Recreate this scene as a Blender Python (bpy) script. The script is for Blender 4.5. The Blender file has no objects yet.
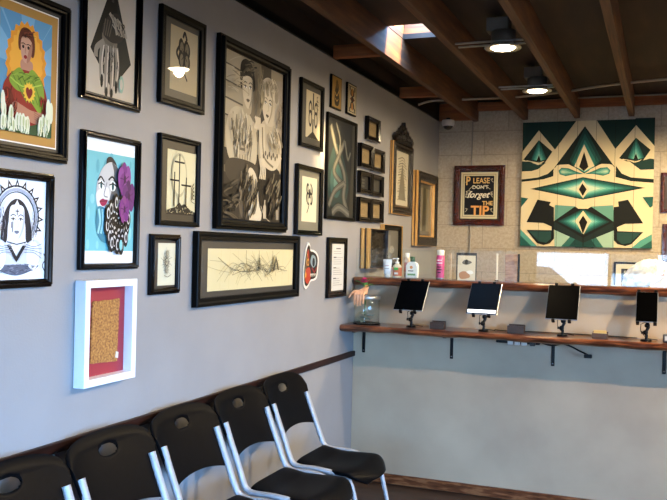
import bpy, math, random
from mathutils import Vector, Matrix
random.seed(7)
COL = bpy.context.scene.collection
PI = math.pi

# ------------------------------------------------------------------ materials
def lin(h):
    h = h.lstrip('#'); v = [int(h[i:i+2], 16)/255 for i in (0, 2, 4)]
    return tuple(c/12.92 if c <= .04045 else ((c+.055)/1.055)**2.4 for c in v) + (1,)
_M = {}
def flat(h, rough=.6, metal=0, coat=0, emit=0, name=None, spec=.5):
    k = (h, rough, metal, coat, emit, spec)
    if k in _M: return _M[k]
    m = bpy.data.materials.new(name or 'paint_' + h.lstrip('#')); m.use_nodes = True
    b = m.node_tree.nodes['Principled BSDF']
    b.inputs['Base Color'].default_value = lin(h); b.inputs['Roughness'].default_value = rough
    b.inputs['Metallic'].default_value = metal; b.inputs['Coat Weight'].default_value = coat
    b.inputs['Coat Roughness'].default_value = .015
    b.inputs['Specular IOR Level'].default_value = spec
    if emit:
        b.inputs['Emission Color'].default_value = lin(h); b.inputs['Emission Strength'].default_value = emit
    _M[k] = m
    return m
def node_mat(name, rough=.6, coat=0):
    m = bpy.data.materials.new(name); m.use_nodes = True; nt = m.node_tree
    b = nt.nodes['Principled BSDF']; b.inputs['Roughness'].default_value = rough
    b.inputs['Coat Weight'].default_value = coat
    tc = nt.nodes.new('ShaderNodeTexCoord')
    return m, nt, b, tc
def L(nt, a, b): nt.links.new(a, b)
def mapping(nt, src, scale):
    mp = nt.nodes.new('ShaderNodeMapping'); mp.inputs['Scale'].default_value = scale
    L(nt, src, mp.inputs['Vector']); return mp.outputs['Vector']
def noise(nt, vec, sc, det=4, rough=.5):
    n = nt.nodes.new('ShaderNodeTexNoise'); n.inputs['Scale'].default_value = sc
    n.inputs['Detail'].default_value = det; n.inputs['Roughness'].default_value = rough
    L(nt, vec, n.inputs['Vector']); return n.outputs['Fac']
def ramp(nt, fac, stops):
    r = nt.nodes.new('ShaderNodeValToRGB'); L(nt, fac, r.inputs['Fac'])
    e = r.color_ramp.elements
    while len(e) < len(stops): e.new(.5)
    for q, (p, c) in zip(e, stops): q.position = p; q.color = lin(c)
    return r.outputs['Color']
def bump(nt, b, h, strength, dist=.002):
    n = nt.nodes.new('ShaderNodeBump'); n.inputs['Strength'].default_value = strength
    n.inputs['Distance'].default_value = dist; L(nt, h, n.inputs['Height']); L(nt, n.outputs['Normal'], b.inputs['Normal'])
def noisy(name, stops, sc, scale=(1, 1, 1), rough=.6, bs=.2, bd=.002, coat=0, det=5, bsc=None):
    m, nt, b, tc = node_mat(name, rough, coat)
    v = mapping(nt, tc.outputs['Object'], scale)
    f = noise(nt, v, sc, det); L(nt, ramp(nt, f, stops), b.inputs['Base Color'])
    g = noise(nt, v, bsc, 3) if bsc else f
    bump(nt, b, g, bs, bd); return m

M_wall = noisy('wall_paint', [(.3, '#868585'), (.7, '#8e8d8d')], 3, rough=.55, bs=.25, bd=.0015, bsc=140)
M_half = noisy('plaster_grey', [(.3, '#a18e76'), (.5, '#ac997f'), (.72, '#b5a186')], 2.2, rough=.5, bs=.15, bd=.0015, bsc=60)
M_left_wood = noisy('live_edge_wood', [(.25, '#1e0c06'), (.45, '#43200f'), (.6, '#784326'), (.8, '#2d130a')], 5, (1.2, 12, 9), rough=.28, bs=.3, coat=.4)
M_joist = noisy('joist_timber', [(.25, '#331c0f'), (.5, '#543219'), (.75, '#704722')], 3, (22, .8, 9), rough=.7, bs=.3)
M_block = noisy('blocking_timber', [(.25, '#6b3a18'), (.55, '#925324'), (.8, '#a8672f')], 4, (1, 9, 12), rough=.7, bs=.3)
M_deck = noisy('deck_ply', [(.2, '#1d120a'), (.5, '#2c1c10'), (.8, '#3c2817')], 2.5, (5, .7, 1), rough=.8, bs=.3)
M_rail = noisy('rail_wood', [(.3, '#1c0e0a'), (.7, '#2c1711')], 5, (8, 1, 10), rough=.4, bs=.2)
M_base = noisy('baseboard_wood', [(.25, '#2a150b'), (.5, '#633a22'), (.62, '#8a5c3c'), (.8, '#341c10')], 6, (1.5, 9, 9), rough=.4, bs=.3)
for _m in (M_rail, M_base): _m.node_tree.nodes['Principled BSDF'].inputs['Specular IOR Level'].default_value = .1
M_floor = noisy('floor_boards', [(.3, '#1e130d'), (.7, '#3a271b')], 4, (1, 7, 1), rough=.55, bs=.2)
M_blackf = flat('#040404', .3, spec=.1)
M_satin = flat('#050504', .4, spec=.08)
M_gloss = flat('#040304', .12, spec=.2)
M_gold = noisy('gilt_wood', [(.3, '#b9823c'), (.7, '#e6b970')], 6, (40, 40, 1.5), rough=.35, bs=.4)
M_gold.node_tree.nodes['Principled BSDF'].inputs['Metallic'].default_value = .35
M_chrome = flat('#c9ccd0', .22, metal=1)
M_tube = flat('#999a9d', .38, metal=.15)
M_steel = flat('#a8a8a4', .35, metal=.9)
M_plastic = noisy('black_plastic', [(.3, '#050506'), (.7, '#08080a')], 60, rough=.42, bs=.35, bd=.0006, bsc=500)
M_plastic.node_tree.nodes['Principled BSDF'].inputs['Specular IOR Level'].default_value = .04
M_blk = flat('#050505', .4, spec=.2)
M_screen = flat('#020202', .35, spec=.02)
M_white = flat('#eeeeee', .4)
M_mahog = noisy('mahogany', [(.3, '#2b0d08'), (.7, '#4c1a10')], 5, (3, 3, 3), rough=.25, bs=.1, coat=.5)

# block wall: brick node, painted all over, only joints relief
def block_mat():
    m, nt, b, tc = node_mat('painted_block', .75)
    sp = nt.nodes.new('ShaderNodeSeparateXYZ'); L(nt, tc.outputs['Object'], sp.inputs[0])
    cb = nt.nodes.new('ShaderNodeCombineXYZ'); L(nt, sp.outputs['X'], cb.inputs['X'])
    ad = nt.nodes.new('ShaderNodeMath'); ad.operation = 'ADD'; ad.inputs[1].default_value = -2.535 + .203*20
    L(nt, sp.outputs['Z'], ad.inputs[0]); L(nt, ad.outputs[0], cb.inputs['Y'])
    br = nt.nodes.new('ShaderNodeTexBrick'); L(nt, cb.outputs[0], br.inputs['Vector'])
    br.inputs['Scale'].default_value = 1; br.inputs['Brick Width'].default_value = .406; br.inputs['Row Height'].default_value = .203
    br.inputs['Mortar Size'].default_value = .004; br.inputs['Mortar Smooth'].default_value = .3
    br.inputs['Color1'].default_value = lin('#b3a793'); br.inputs['Color2'].default_value = lin('#ada18d'); br.inputs['Mortar'].default_value = lin('#9a8f7d')
    n = noise(nt, tc.outputs['Object'], 45, 6, .7)
    mx = nt.nodes.new('ShaderNodeMix'); mx.data_type = 'RGBA'; mx.blend_type = 'MULTIPLY'; mx.inputs[0].default_value = 1
    L(nt, br.outputs['Color'], mx.inputs[6]); L(nt, ramp(nt, n, [(.3, '#d9d6d0'), (.6, '#ffffff')]), mx.inputs[7])
    L(nt, mx.outputs[2], b.inputs['Base Color'])
    s = nt.nodes.new('ShaderNodeMath'); s.operation = 'SUBTRACT'; L(nt, n, s.inputs[0]); L(nt, br.outputs['Fac'], s.inputs[1])
    bump(nt, b, s.outputs[0], .5, .004); return m
M_blockwall = block_mat()
def glass_mat(name, tint='#f4faf8', rough=0.0):
    """thin sheet glass: clear with a Fresnel reflection"""
    m = bpy.data.materials.new(name); m.use_nodes = True; nt = m.node_tree; nt.nodes.clear()
    o = nt.nodes.new('ShaderNodeOutputMaterial'); mx = nt.nodes.new('ShaderNodeMixShader'); t = nt.nodes.new('ShaderNodeBsdfTransparent')
    g = nt.nodes.new('ShaderNodeBsdfGlossy'); lw = nt.nodes.new('ShaderNodeLayerWeight'); lw.inputs['Blend'].default_value = .5; pw = nt.nodes.new('ShaderNodeMath'); pw.operation = 'POWER'; pw.inputs[1].default_value = 5
    f = nt.nodes.new('ShaderNodeMath'); f.operation = 'MULTIPLY_ADD'; f.inputs[1].default_value = .9; f.inputs[2].default_value = .04; L(nt, lw.outputs['Facing'], pw.inputs[0]); L(nt, pw.outputs[0], f.inputs[0])
    t.inputs['Color'].default_value = lin(tint); g.inputs['Roughness'].default_value = rough+.005
    L(nt, f.outputs[0], mx.inputs[0]); L(nt, t.outputs[0], mx.inputs[1]); L(nt, g.outputs[0], mx.inputs[2]); L(nt, mx.outputs[0], o.inputs[0])
    return m
M_glass = glass_mat('clear_glass', '#fcfefd')
M_frost = flat('#d9c9a8', .25)

# ------------------------------------------------------------------ mesh builder
class MB:
    def __init__(s): s.v = []; s.f = []; s.m = []; s.sm = []; s.mats = []
    def mi(s, mat):
        if mat not in s.mats: s.mats.append(mat)
        return s.mats.index(mat)
    def add(s, vs, fs, mat, smooth=False, T=None):
        o = len(s.v); k = s.mi(mat)
        s.v += [tuple(T @ Vector(p)) if T else tuple(p) for p in vs]
        for f in fs: s.f.append([i+o for i in f]); s.m.append(k); s.sm.append(smooth)
        return s
    def box(s, a, b, mat, T=None, bev=0):
        (x0, y0, z0), (x1, y1, z1) = a, b
        if bev <= 0:
            vs = [(x, y, z) for x in (x0, x1) for y in (y0, y1) for z in (z0, z1)]
            fs = [(0, 1, 3, 2), (4, 6, 7, 5), (0, 4, 5, 1), (2, 3, 7, 6), (0, 2, 6, 4), (1, 5, 7, 3)]
            return s.add(vs, fs, mat, False, T)
        c = bev; vs = []; idx = {}
        for sx in (0, 1):
            for sy in (0, 1):
                for sz in (0, 1):
                    X, Y, Z = (x0, x1)[sx], (y0, y1)[sy], (z0, z1)[sz]
                    dx, dy, dz = (c, -c)[sx], (c, -c)[sy], (c, -c)[sz]
                    for ax, p in enumerate([(X, Y+dy, Z+dz), (X+dx, Y, Z+dz), (X+dx, Y+dy, Z)]):
                        idx[(sx, sy, sz, ax)] = len(vs); vs.append(p)
        fs = []
        for ax in range(3):
            o = [a for a in range(3) if a != ax]
            for d in (0, 1):
                q = []
                for (u, w) in ((0, 0), (1, 0), (1, 1), (0, 1)):
                    k = [0, 0, 0]; k[ax] = d; k[o[0]] = u; k[o[1]] = w; q.append(idx[(*k, ax)])
                fs.append(q)
            for u in (0, 1):
                for w in (0, 1):
                    k0 = [0, 0, 0]; k1 = [0, 0, 0]; k0[ax] = 0; k1[ax] = 1
                    k0[o[0]] = k1[o[0]] = u; k0[o[1]] = k1[o[1]] = w
                    fs.append([idx[(*k0, o[0])], idx[(*k1, o[0])], idx[(*k1, o[1])], idx[(*k0, o[1])]])
        for sx in (0, 1):
            for sy in (0, 1):
                for sz in (0, 1): fs.append([idx[(sx, sy, sz, a)] for a in range(3)])
        return s.add(vs, fs, mat, False, T)
    def tube(s, pts, r, mat, n=10, T=None, caps=True, closed=False, flat_=1.0):
        pts = [Vector(p) for p in pts]; N = len(pts)
        rs = r if isinstance(r, (list, tuple)) else [r]*N
        vs = []; prev = None
        for i, p in enumerate(pts):
            if closed: t = (pts[(i+1) % N]-pts[i-1])
            else: t = pts[min(i+1, N-1)]-pts[max(i-1, 0)]
            t.normalize()
            if prev is None:
                up = Vector((0, 0, 1)) if abs(t.z) < .9 else Vector((0, 1, 0))
                a = t.cross(up).normalized()
            else:
                a = (prev - t*prev.dot(t)).normalized()
            b = t.cross(a); prev = a
            for k in range(n):
                th = 2*PI*k/n; vs.append(p + a*math.cos(th)*rs[i]*flat_ + b*math.sin(th)*rs[i])
        fs = []
        for i in range(N if closed else N-1):
            for k in range(n):
                j = (i+1) % N
                fs.append((i*n+k, i*n+(k+1) % n, j*n+(k+1) % n, j*n+k))
        s.add(vs, fs, mat, True, T)
        if caps and not closed:
            s.add(vs[:n], [tuple(range(n))], mat, False, T); s.add(vs[-n:], [tuple(range(n))], mat, False, T)
        return s
    def lathe(s, prof, c, mat, n=28, T=None, ell=(1, 1)):
        vs = []; 
        for (r, z) in prof:
            for k in range(n): vs.append((c[0]+r*ell[0]*math.cos(2*PI*k/n), c[1]+r*ell[1]*math.sin(2*PI*k/n), c[2]+z))
        fs = [(i*n+k, i*n+(k+1) % n, (i+1)*n+(k+1) % n, (i+1)*n+k) for i in range(len(prof)-1) for k in range(n)]
        return s.add(vs, fs, mat, True, T)
    def prism(s, poly, y0, y1, mat, T=None, smooth=False):
        n = len(poly); vs = [(x, y0, z) for x, z in poly]+[(x, y1, z) for x, z in poly]
        s.add(vs, [tuple(range(n)), tuple(range(2*n-1, n-1, -1))], mat, False, T)
        return s.add(vs, [(i, (i+1) % n, n+(i+1) % n, n+i) for i in range(n)], mat, smooth, T)
    def ring(s, w, h, prof, mat, T=None, z0=0):
        """mitred moulding round a w x h rectangle; prof = (inset, height off the wall)"""
        vs = []; 
        for t, d in prof: vs += [(-w/2+t, -d, z0+t), (w/2-t, -d, z0+t), (w/2-t, -d, z0+h-t), (-w/2+t, -d, z0+h-t)]
        fs = [(i*4+k, i*4+(k+1) % 4, (i+1)*4+(k+1) % 4, (i+1)*4+k) for i in range(len(prof)-1) for k in range(4)]
        return s.add(vs, fs, mat, False, T)
    def build(s, name, parent=None, loc=None, rot=None, norm=True):
        me = bpy.data.meshes.new(name); me.from_pydata(s.v, [], s.f)
        for m in s.mats: me.materials.append(m)
        for p, k, q in zip(me.polygons, s.m, s.sm): p.material_index = k; p.use_smooth = q
        me.update()
        o = bpy.data.objects.new(name, me); COL.objects.link(o)
        if parent: o.parent = parent
        if loc: o.location = loc
        if rot: o.rotation_euler = rot
        if norm:
            import bmesh
            bm = bmesh.new(); bm.from_mesh(me); bmesh.ops.recalc_face_normals(bm, faces=bm.faces); bm.to_mesh(me); bm.free()
        return o
def tag(o, label=None, cat=None, group=None, kind=None):
    if label: o['label'] = label
    if cat: o['category'] = cat
    if group: o['group'] = group
    if kind: o['kind'] = kind
    return o
def empty(name, loc, rz=0, label=None, cat=None, group=None):
    o = bpy.data.objects.new(name, None); COL.objects.link(o); o.location = loc; o.rotation_euler = (0, 0, rz)
    o.empty_display_size = .05
    return tag(o, label, cat, group)
def struct(mb, name): return tag(mb.build(name), kind='structure')

# ------------------------------------------------------------------ the room
W_X, Y0, Y1, ZB, ZD = 4.4, -1.5, 7.2, 2.62, 2.79
struct(MB().box((-.02, Y0-.1, -.08), (W_X+.1, Y1+.1, 0), M_floor), 'floor')
mb = MB().box((-.15, Y0-.1, 0), (0, Y1+.1, 2.63), M_wall)
struct(mb, 'wall_left')
struct(MB().box((-.15, Y0-.1, 2.632), (.012, Y1, 2.675), M_satin).box((-.15, Y0-.1, 2.675), (-.02, Y1+.14, ZD), M_deck), 'trim_1')
struct(MB().box((0, Y1, 0), (W_X, Y1+.15, ZD), M_blockwall).box((-.15, Y1+.101, 0), (-.0005, Y1+.15, ZD), M_blockwall), 'wall_far')
RY0, RY1, RZ1 = -1.2, 1.9, 2.2
WX0, WX1, WZ0, WZ1 = .2, 2.2, .75, 1.8
struct(MB().box((W_X, Y0-.1, 0), (W_X+.12, RY0, ZD), M_wall).box((W_X, RY1, 0), (W_X+.12, Y1+.15, ZD), M_wall).box((W_X, RY0, 0), (W_X+.12, RY1, .3), M_wall).box((W_X, RY0, RZ1), (W_X+.12, RY1, ZD), M_wall), 'wall_right')
mb = MB()
for y in (RY0+.02, .4, RY1-.02): mb.box((W_X+.03, y-.02, .3), (W_X+.08, y+.02, RZ1), M_satin)
for z in (.32, RZ1-.02): mb.box((W_X+.03, RY0, z-.02), (W_X+.08, RY1, z+.02), M_satin)
struct(mb, 'window_added')  # side window added out of view to throw daylight on the left wall
# storefront wall behind the camera, two big panes and a glazed door opening
WX0, WX1, WZ0, WZ1 = .2, 2.2, .75, 1.8
mb = MB().box((0, Y0-.12, 0), (WX0, Y0, ZD), M_wall).box((WX1, Y0-.12, 0), (W_X, Y0, ZD), M_wall)
mb.box((WX0, Y0-.12, WZ1), (WX1, Y0, ZD), M_wall).box((WX0, Y0-.12, 0), (WX1, Y0, WZ0), M_wall)
struct(mb, 'wall_front')
mb = MB()
for x in (WX0+.02, 1.2, WX1-.02): mb.box((x-.02, Y0-.08, WZ0), (x+.02, Y0-.03, WZ1), M_satin)
for z in (WZ0+.02, WZ1-.02): mb.box((WX0, Y0-.08, z-.02), (WX1, Y0-.03, z+.02), M_satin)
struct(mb, 'window_1')
# ceiling deck with the skylight hole
HX0, HX1, HY0, HY1 = .352, .725, 4.62, 4.93
mb = MB()
for a, b in (((-.15, Y0-.1), (HX0, Y1+.15)), ((HX1, Y0-.1), (W_X+.12, Y1+.15)), ((HX0, Y0-.1), (HX1, HY0)), ((HX0, HY1), (HX1, Y1+.15))):
    mb.box((a[0], a[1], ZD), (b[0], b[1], ZD+.03), M_deck)
struct(mb, 'ceiling')
# skylight curb
mb = MB().box((HX0-.03, HY0-.03, ZD+.03), (HX0, HY1+.03, ZD+.12), M_block).box((HX1, HY0-.03, ZD+.03), (HX1+.03, HY1+.03, ZD+.12), M_block)
mb.box((HX0, HY0-.03, ZD+.03), (HX1, HY0, ZD+.12), M_block).box((HX0, HY1, ZD+.03), (HX1, HY1+.03, ZD+.12), M_block)
struct(mb, 'window_2')

# half wall (reception counter wall) and its baseboard
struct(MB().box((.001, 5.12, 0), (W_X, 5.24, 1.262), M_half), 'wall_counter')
def wavy_board(x0, x1, y0, y1, z0, z1, amp, seed, mat, n=150):
    """plank with a live front edge at y0"""
    rnd = random.Random(seed); ph = [rnd.uniform(0, 6.28) for _ in range(6)]; mb = MB(); rows = []
    for i in range(n+1):
        x = x0+(x1-x0)*i/n
        e = amp*(math.sin(x*7+ph[0])*.5+math.sin(x*17+ph[1])*.3+math.sin(x*41+ph[2])*.2)
        g = amp*(math.sin(x*11+ph[3])*.5+math.sin(x*29+ph[4])*.4)
        zt, zb = z1, z0+g*.45
        rows.append([(x, y1, zt), (x, y0+.012+e, zt), (x, y0+e, zt-.007), (x, y0+e-.004, (zt+zb)/2+g*.3), (x, y0+e+.003, zb+.006), (x, y0+e+.014, zb), (x, y1, z0)])
    k = len(rows[0]); vs = [p for r in rows for p in r]
    fs = [(i*k+j, i*k+(j+1) % k, (i+1)*k+(j+1) % k, (i+1)*k+j) for i in range(n) for j in range(k)]
    mb.add(vs, fs, mat, False); mb.add(rows[0], [tuple(range(k))], mat); mb.add(rows[-1], [tuple(range(k))], mat)
    return mb
tag(wavy_board(.004, W_X-.01, 4.855, 5.117, .982, 1.02, .009, 3, M_left_wood).build('counter_shelf'),
    'long dark brown live edge wooden counter carrying the tablets, on black brackets', 'shelf')
tag(wavy_board(.012, W_X-.01, 5.065, 5.34, 1.264, 1.312, .006, 9, M_left_wood).build('ledge_shelf'),
    'long reddish brown live edge wooden ledge capping the half wall above the tablets', 'shelf')
struct(MB().box((.002, 5.098, 0), (W_X, 5.119, .06), M_base, bev=.003), 'baseboard_counter')
struct(MB().box((.001, Y0+.01, .797), (.018, 5.115, .832), M_rail, bev=.003), 'trim_2')

# joists, ledger, blocking
jx = [.305, .727, 1.152, 1.577, 2.0, 2.425, 2.85, 3.275, 3.7, 4.12]
descs = ['leftmost ceiling joist, orange lit beside the skylight', 'ceiling joist on the right of the skylight',
         'ceiling joist just right of the two ceiling lamps', 'rightmost ceiling joist in view, above the green painting']
for i, x in enumerate(jx):
    o = MB().box((x, Y0+.01, ZB), (x+.045, 7.195, ZD-.001), M_joist, bev=.002).build('ceiling_joist')
    tag(o, descs[i] if i < 4 else 'bare timber ceiling joist beyond the right edge of the photo', 'joist', 'bare ceiling joists' if i < 4 else 'ceiling joists out of view')
edges = [.012]+[e for x in jx for e in (x, x+.045)]
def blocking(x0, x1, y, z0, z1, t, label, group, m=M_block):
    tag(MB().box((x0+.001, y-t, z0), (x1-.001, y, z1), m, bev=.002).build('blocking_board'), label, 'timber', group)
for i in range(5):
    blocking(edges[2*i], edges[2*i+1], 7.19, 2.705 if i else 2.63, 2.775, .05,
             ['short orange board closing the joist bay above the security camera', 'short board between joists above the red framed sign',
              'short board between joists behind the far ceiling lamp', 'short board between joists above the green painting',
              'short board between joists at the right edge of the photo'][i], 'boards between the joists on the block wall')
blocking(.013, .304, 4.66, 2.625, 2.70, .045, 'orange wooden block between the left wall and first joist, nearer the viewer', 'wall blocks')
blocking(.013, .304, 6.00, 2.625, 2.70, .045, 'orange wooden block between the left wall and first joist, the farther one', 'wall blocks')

# ceiling lamps
M_lampglow = flat('#ffe2b4', .5, emit=16)
def lamp(x, y, label):
    t = empty('ceiling_lamp', (x, y, 2.605), 0, label, 'lamp', 'ceiling lamps between the joists')
    MB().lathe([(.040, .022), (.060, .022), (.098, .004), (.100, 0), (.096, -.004), (.070, -.002), (.066, .006)], (0, 0, 0), M_steel, 40).build('trim_ring', t)
    MB().lathe([(.066, .004), (.055, -.006), (.03, -.012), (.001, -.014)], (0, 0, 0), M_lampglow, 32).build('diffuser', t)
    MB().lathe([(.066, .02), (.066, .09), (.001, .09)], (0, 0, 0), flat('#5f5a50', .6), 28).build('can', t)
    j = MB().box((-.085, -.05, .085), (.035, .05, .16), flat('#5f5a50', .6), bev=.004).build('junction_box', t)
    MB().tube([(-.02, 0, .158), (-.03, .02, .175), (-.045, .03, .178)], .006, M_blk, 8).build('wire_clamp', j)
    for s in (-1, 1):
        MB().box((-.255, s*.04-.008, .026), (.118, s*.04+.008, .034), M_steel).build('hanger_bar', t)
    MB().box((-.06, -.075, .022), (.06, .075, .026), M_steel).build('mounting_plate', t)
    return t
lamp(1.03, 4.56, 'round glowing ceiling lamp, the nearer and larger of the two')
lamp(1.035, 5.84, 'round glowing ceiling lamp, the farther and smaller of the two')
# cables under the deck
def cable(name, pts, r, m, label, cat):
    P = []
    for i in range(len(pts)-1):
        for k in range(6):
            t = k/6; p0 = Vector(pts[max(i-1, 0)]); p1 = Vector(pts[i]); p2 = Vector(pts[i+1]); p3 = Vector(pts[min(i+2, len(pts)-1)])
            P.append(.5*((2*p1)+(-p0+p2)*t+(2*p0-5*p1+4*p2-p3)*t*t+(-p0+3*p1-3*p2+p3)*t**3))
    P.append(Vector(pts[-1]))
    return tag(MB().tube(P, r, m, 8).build(name), label, cat)
cable('conduit', [(.02, 6.45, 2.655), (.12, 6.5, 2.69), (.3, 6.55, 2.70), (.75, 6.55, 2.70), (1.15, 6.5, 2.715), (1.6, 6.3, 2.72), (2.6, 6.2, 2.74), (4.3, 6.2, 2.75)], .009,
      flat('#b9b0a0', .5), 'pale flexible conduit running across the joists near the far wall', 'cable')
cable('conduit', [(1.2, 6.95, 2.745), (2.0, 6.95, 2.745), (4.3, 6.95, 2.745)], .007, flat('#8a8378', .5), 'thin straight metal conduit just in front of the block wall top', 'pipe')
tag(MB().tube([(.30, 7.192, 1.0), (.30, 7.192, 2.62)], .006, flat('#8a8478', .6), 10).build('wall_conduit'), 'thin vertical conduit on the block wall behind the red framed sign', 'pipe')

# security camera dome
t = empty('security_camera', (.1, 7.12, 2.628), 0, 'white dome security camera in the far left corner under the joists', 'camera')
MB().lathe([(.001, 0), (.052, 0), (.055, -.01), (.055, -.035), (.048, -.05), (.040, -.052)], (0, 0, 0), flat('#d8d4cc', .4), 28).build('housing', t)
MB().lathe([(.042, -.05)]+[(.042*math.cos(a), -.05-.034*math.sin(a)) for a in [i*PI/16 for i in range(1, 9)]], (0, 0, 0), flat('#050505', .05, coat=1), 28).build('dome', t)
MB().lathe([(.001, .02), (.018, .02), (.02, 0)], (0, 0, 0), M_satin, 16).build('mount', t)

# ------------------------------------------------------------------ pictures
class Art:
    """flat picture: shapes in 0..1 units laid on a w x h sheet whose lower left is (x0,z0), facing -Y"""
    def __init__(s, x0, z0, w, h, y, coat=0, rough=.5):
        s.x0, s.z0, s.w, s.h, s.y = x0, z0, w, h, y; s.mb = MB(); s.k = 0; s.coat = coat; s.rough = rough
    def m(s, c): return flat(c, s.rough, coat=s.coat, spec=.15) if isinstance(c, str) else c
    def poly(s, pts, c):
        s.k += 1; y = s.y-.00006*s.k
        cl = lambda a: min(1, max(0, a))
        s.mb.add([(s.x0+cl(u)*s.w, y, s.z0+cl(v)*s.h) for u, v in pts], [tuple(range(len(pts)))], s.m(c)); return s
    def bg(s, c): return s.poly([(0, 0), (1, 0), (1, 1), (0, 1)], c)
    def ell(s, u, v, a, b, c, rot=0, n=24, a0=0, a1=2*PI):
        ca, sa = math.cos(rot), math.sin(rot); P = []
        asp = s.w/s.h
        full = abs(a1-a0) > 6.28
        for i in range(n if full else n+1):
            th = a0+(a1-a0)*i/n; x, y = a*math.cos(th), b*math.sin(th)/asp   # b in units of width
            P.append((u+x*ca-y*asp*sa, v+(x*sa+y*asp*ca)/asp) if rot else (u+x, v+y*1.0))
        return s.poly(P, c)
    def line(s, pts, t, c, taper=False):
        asp = s.w/s.h; P = [(u*s.w, v*s.h) for u, v in pts]; Lf = []; Rt = []; n = len(P)
        for i, p in enumerate(P):
            a = P[max(i-1, 0)]; b = P[min(i+1, n-1)]; dx, dy = b[0]-a[0], b[1]-a[1]; l = math.hypot(dx, dy) or 1
            th = t*s.w/2*((1-i/(n-1))*.9+.1 if taper else 1)
            Lf.append(((p[0]-dy/l*th)/s.w, (p[1]+dx/l*th)/s.h)); Rt.append(((p[0]+dy/l*th)/s.w, (p[1]-dx/l*th)/s.h))
        s.k += 1; y = s.y-.00006*s.k; cl = lambda a: min(1, max(0, a))
        vs = [(s.x0+cl(u)*s.w, y, s.z0+cl(v)*s.h) for u, v in Lf+Rt]
        s.mb.add(vs, [(i, i+1, n+i+1, n+i) for i in range(n-1)], s.m(c)); return s
    def curve(s, pts, t, c, taper=False, n=6):
        P = []
        for i in range(len(pts)-1):
            p0, p1, p2, p3 = [Vector(pts[j]) for j in (max(i-1, 0), i, i+1, min(i+2, len(pts)-1))]
            for k in range(n):
                q = k/n; P.append(tuple(.5*((2*p1)+(-p0+p2)*q+(2*p0-5*p1+4*p2-p3)*q*q+(-p0+3*p1-3*p2+p3)*q**3)))
        P.append(tuple(pts[-1])); return s.line(P, t, c, taper)
    def blob(s, pts, c, n=5):
        P = []; N = len(pts)
        for i in range(N):
            p0, p1, p2, p3 = [Vector(pts[j % N]) for j in (i-1, i, i+1, i+2)]
            for k in range(n):
                q = k/n; P.append(tuple(.5*((2*p1)+(-p0+p2)*q+(2*p0-5*p1+4*p2-p3)*q*q+(-p0+3*p1-3*p2+p3)*q**3)))
        return s.poly(P, c)
    def hatch(s, u, v, a, b, ang, n, cols, t, ln=.08, seed=1):
        r = random.Random(seed)
        for q in range(n):
            th = r.uniform(0, 6.28); d = math.sqrt(r.random()); x, y = u+a*d*math.cos(th), v+b*d*math.sin(th)
            g = ang+r.uniform(-.35, .35); l = ln*r.uniform(.4, 1); dx, dy = l*math.cos(g), l*math.sin(g)*s.w/s.h
            s.curve([(x-dx, y-dy), (x+dy*.3, y+dx*.1), (x+dx, y+dy)], t*r.uniform(.5, 1.4), cols[q % len(cols)], n=3)
        return s
    def build(s, parent, name='artwork'): return s.mb.build(name, parent, norm=False)

def prof_simple(b, d, d2=None): 
    d2 = d*.8 if d2 is None else d2
    return [(0, .001), (0, d-.003), (.003, d), (b*.35, d), (b*.55, d2), (b-.003, d2), (b, d2-.003), (b, .004)]
def prof_step(b, d): return [(0, .001), (0, d*.6), (b*.2, d*.62), (b*.3, d), (b*.55, d), (b*.65, d*.75), (b*.85, d*.72), (b, d*.5), (b, .004)]
def frame(y0, y1, z0, z1, b, d, label, fm=None, prof=None, back='#1a1917', wall='left', matc=None, mw=None, artrect=None, group=None, name='picture_frame', back_d=.006, coat=.15, tilt=0, backm=None):
    """a framed picture on a wall; returns the root and an Art of the picture area"""
    w, h = y1-y0, z1-z0; fm = fm or M_blackf
    if wall == 'left': t = empty(name, (.0015, (y0+y1)/2, z0), PI/2, label, 'picture', group)
    else: t = empty(name, ((y0+y1)/2, 7.1985, z0), 0, label, 'picture', group)
    if tilt: t.rotation_euler[1] = tilt
    MB().ring(w, h, prof or prof_simple(b, d), fm).build('frame', t)
    if artrect is None: artrect = (b, b, w-2*b, h-2*b)
    ax, az, aw, ah = artrect
    full = abs(ax-b) < .002 and abs(aw-(w-2*b)) < .004
    if not full:
        m = MB().box((-w/2+b-.002, -back_d, b-.002), (w/2-b+.002, -.001, h-b+.002), backm or flat(back, .5, coat=coat))
        m.build('mat_board', t)
    a = Art(-w/2+ax, az, aw, ah, -back_d-.0006, coat=coat)
    if full: a.mb.box((-w/2+b-.002, -back_d, b-.002), (w/2-b+.002, -.001, h-b+.002), M_satin)
    return t, a
def rect(y0, y1, z0, z1, a0, a1, c0, c1): return (a0-y0, c0-z0, a1-a0, c1-z0-(c0-z0))

# --- A: woman with green shawl on sunburst (generic portrait)
t, a = frame(1.875, 2.258, 1.755, 2.272, .032, .028, 'large black framed portrait of a person in a green shawl on an orange sunburst', M_blackf,
             prof_step(.032, .028), matc=1, back='#14110f', artrect=(.078, .075, .228, .366))
m = MB().box((-.1915+.046, -.0072, .043), (.1915-.046, -.0062, .517-.043), flat('#efeae0', .5, coat=1)).build('mat_line', t)
m = MB().box((-.1915+.05, -.0078, .047), (.1915-.05, -.0072, .517-.047), flat('#a9782a', .5, coat=1)).build('gold_mat', t)
a.x0 = -.114; a.y = -.0080
a.bg('#5b93b0')
for i in range(9):
    th = i*.7; a.poly([(.5, .55), (.5+math.cos(th)*.9, .55+math.sin(th)*.9), (.5+math.cos(th+.3)*.9, .55+math.sin(th+.3)*.9)], '#78a9c0')
P = []
for i in range(44):
    th = 2*PI*i/44; r = 1 if i % 2 else .9; P.append((.5+.40*r*math.cos(th), .60+.36*r*math.sin(th)))
a.poly(P, '#e2922a')
P = [(.5+(.33 if i % 2 else .3)*math.cos(2*PI*i/44), .60+(.31 if i % 2 else .28)*math.sin(2*PI*i/44)) for i in range(44)]
a.poly(P, '#eea73a')
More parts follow.
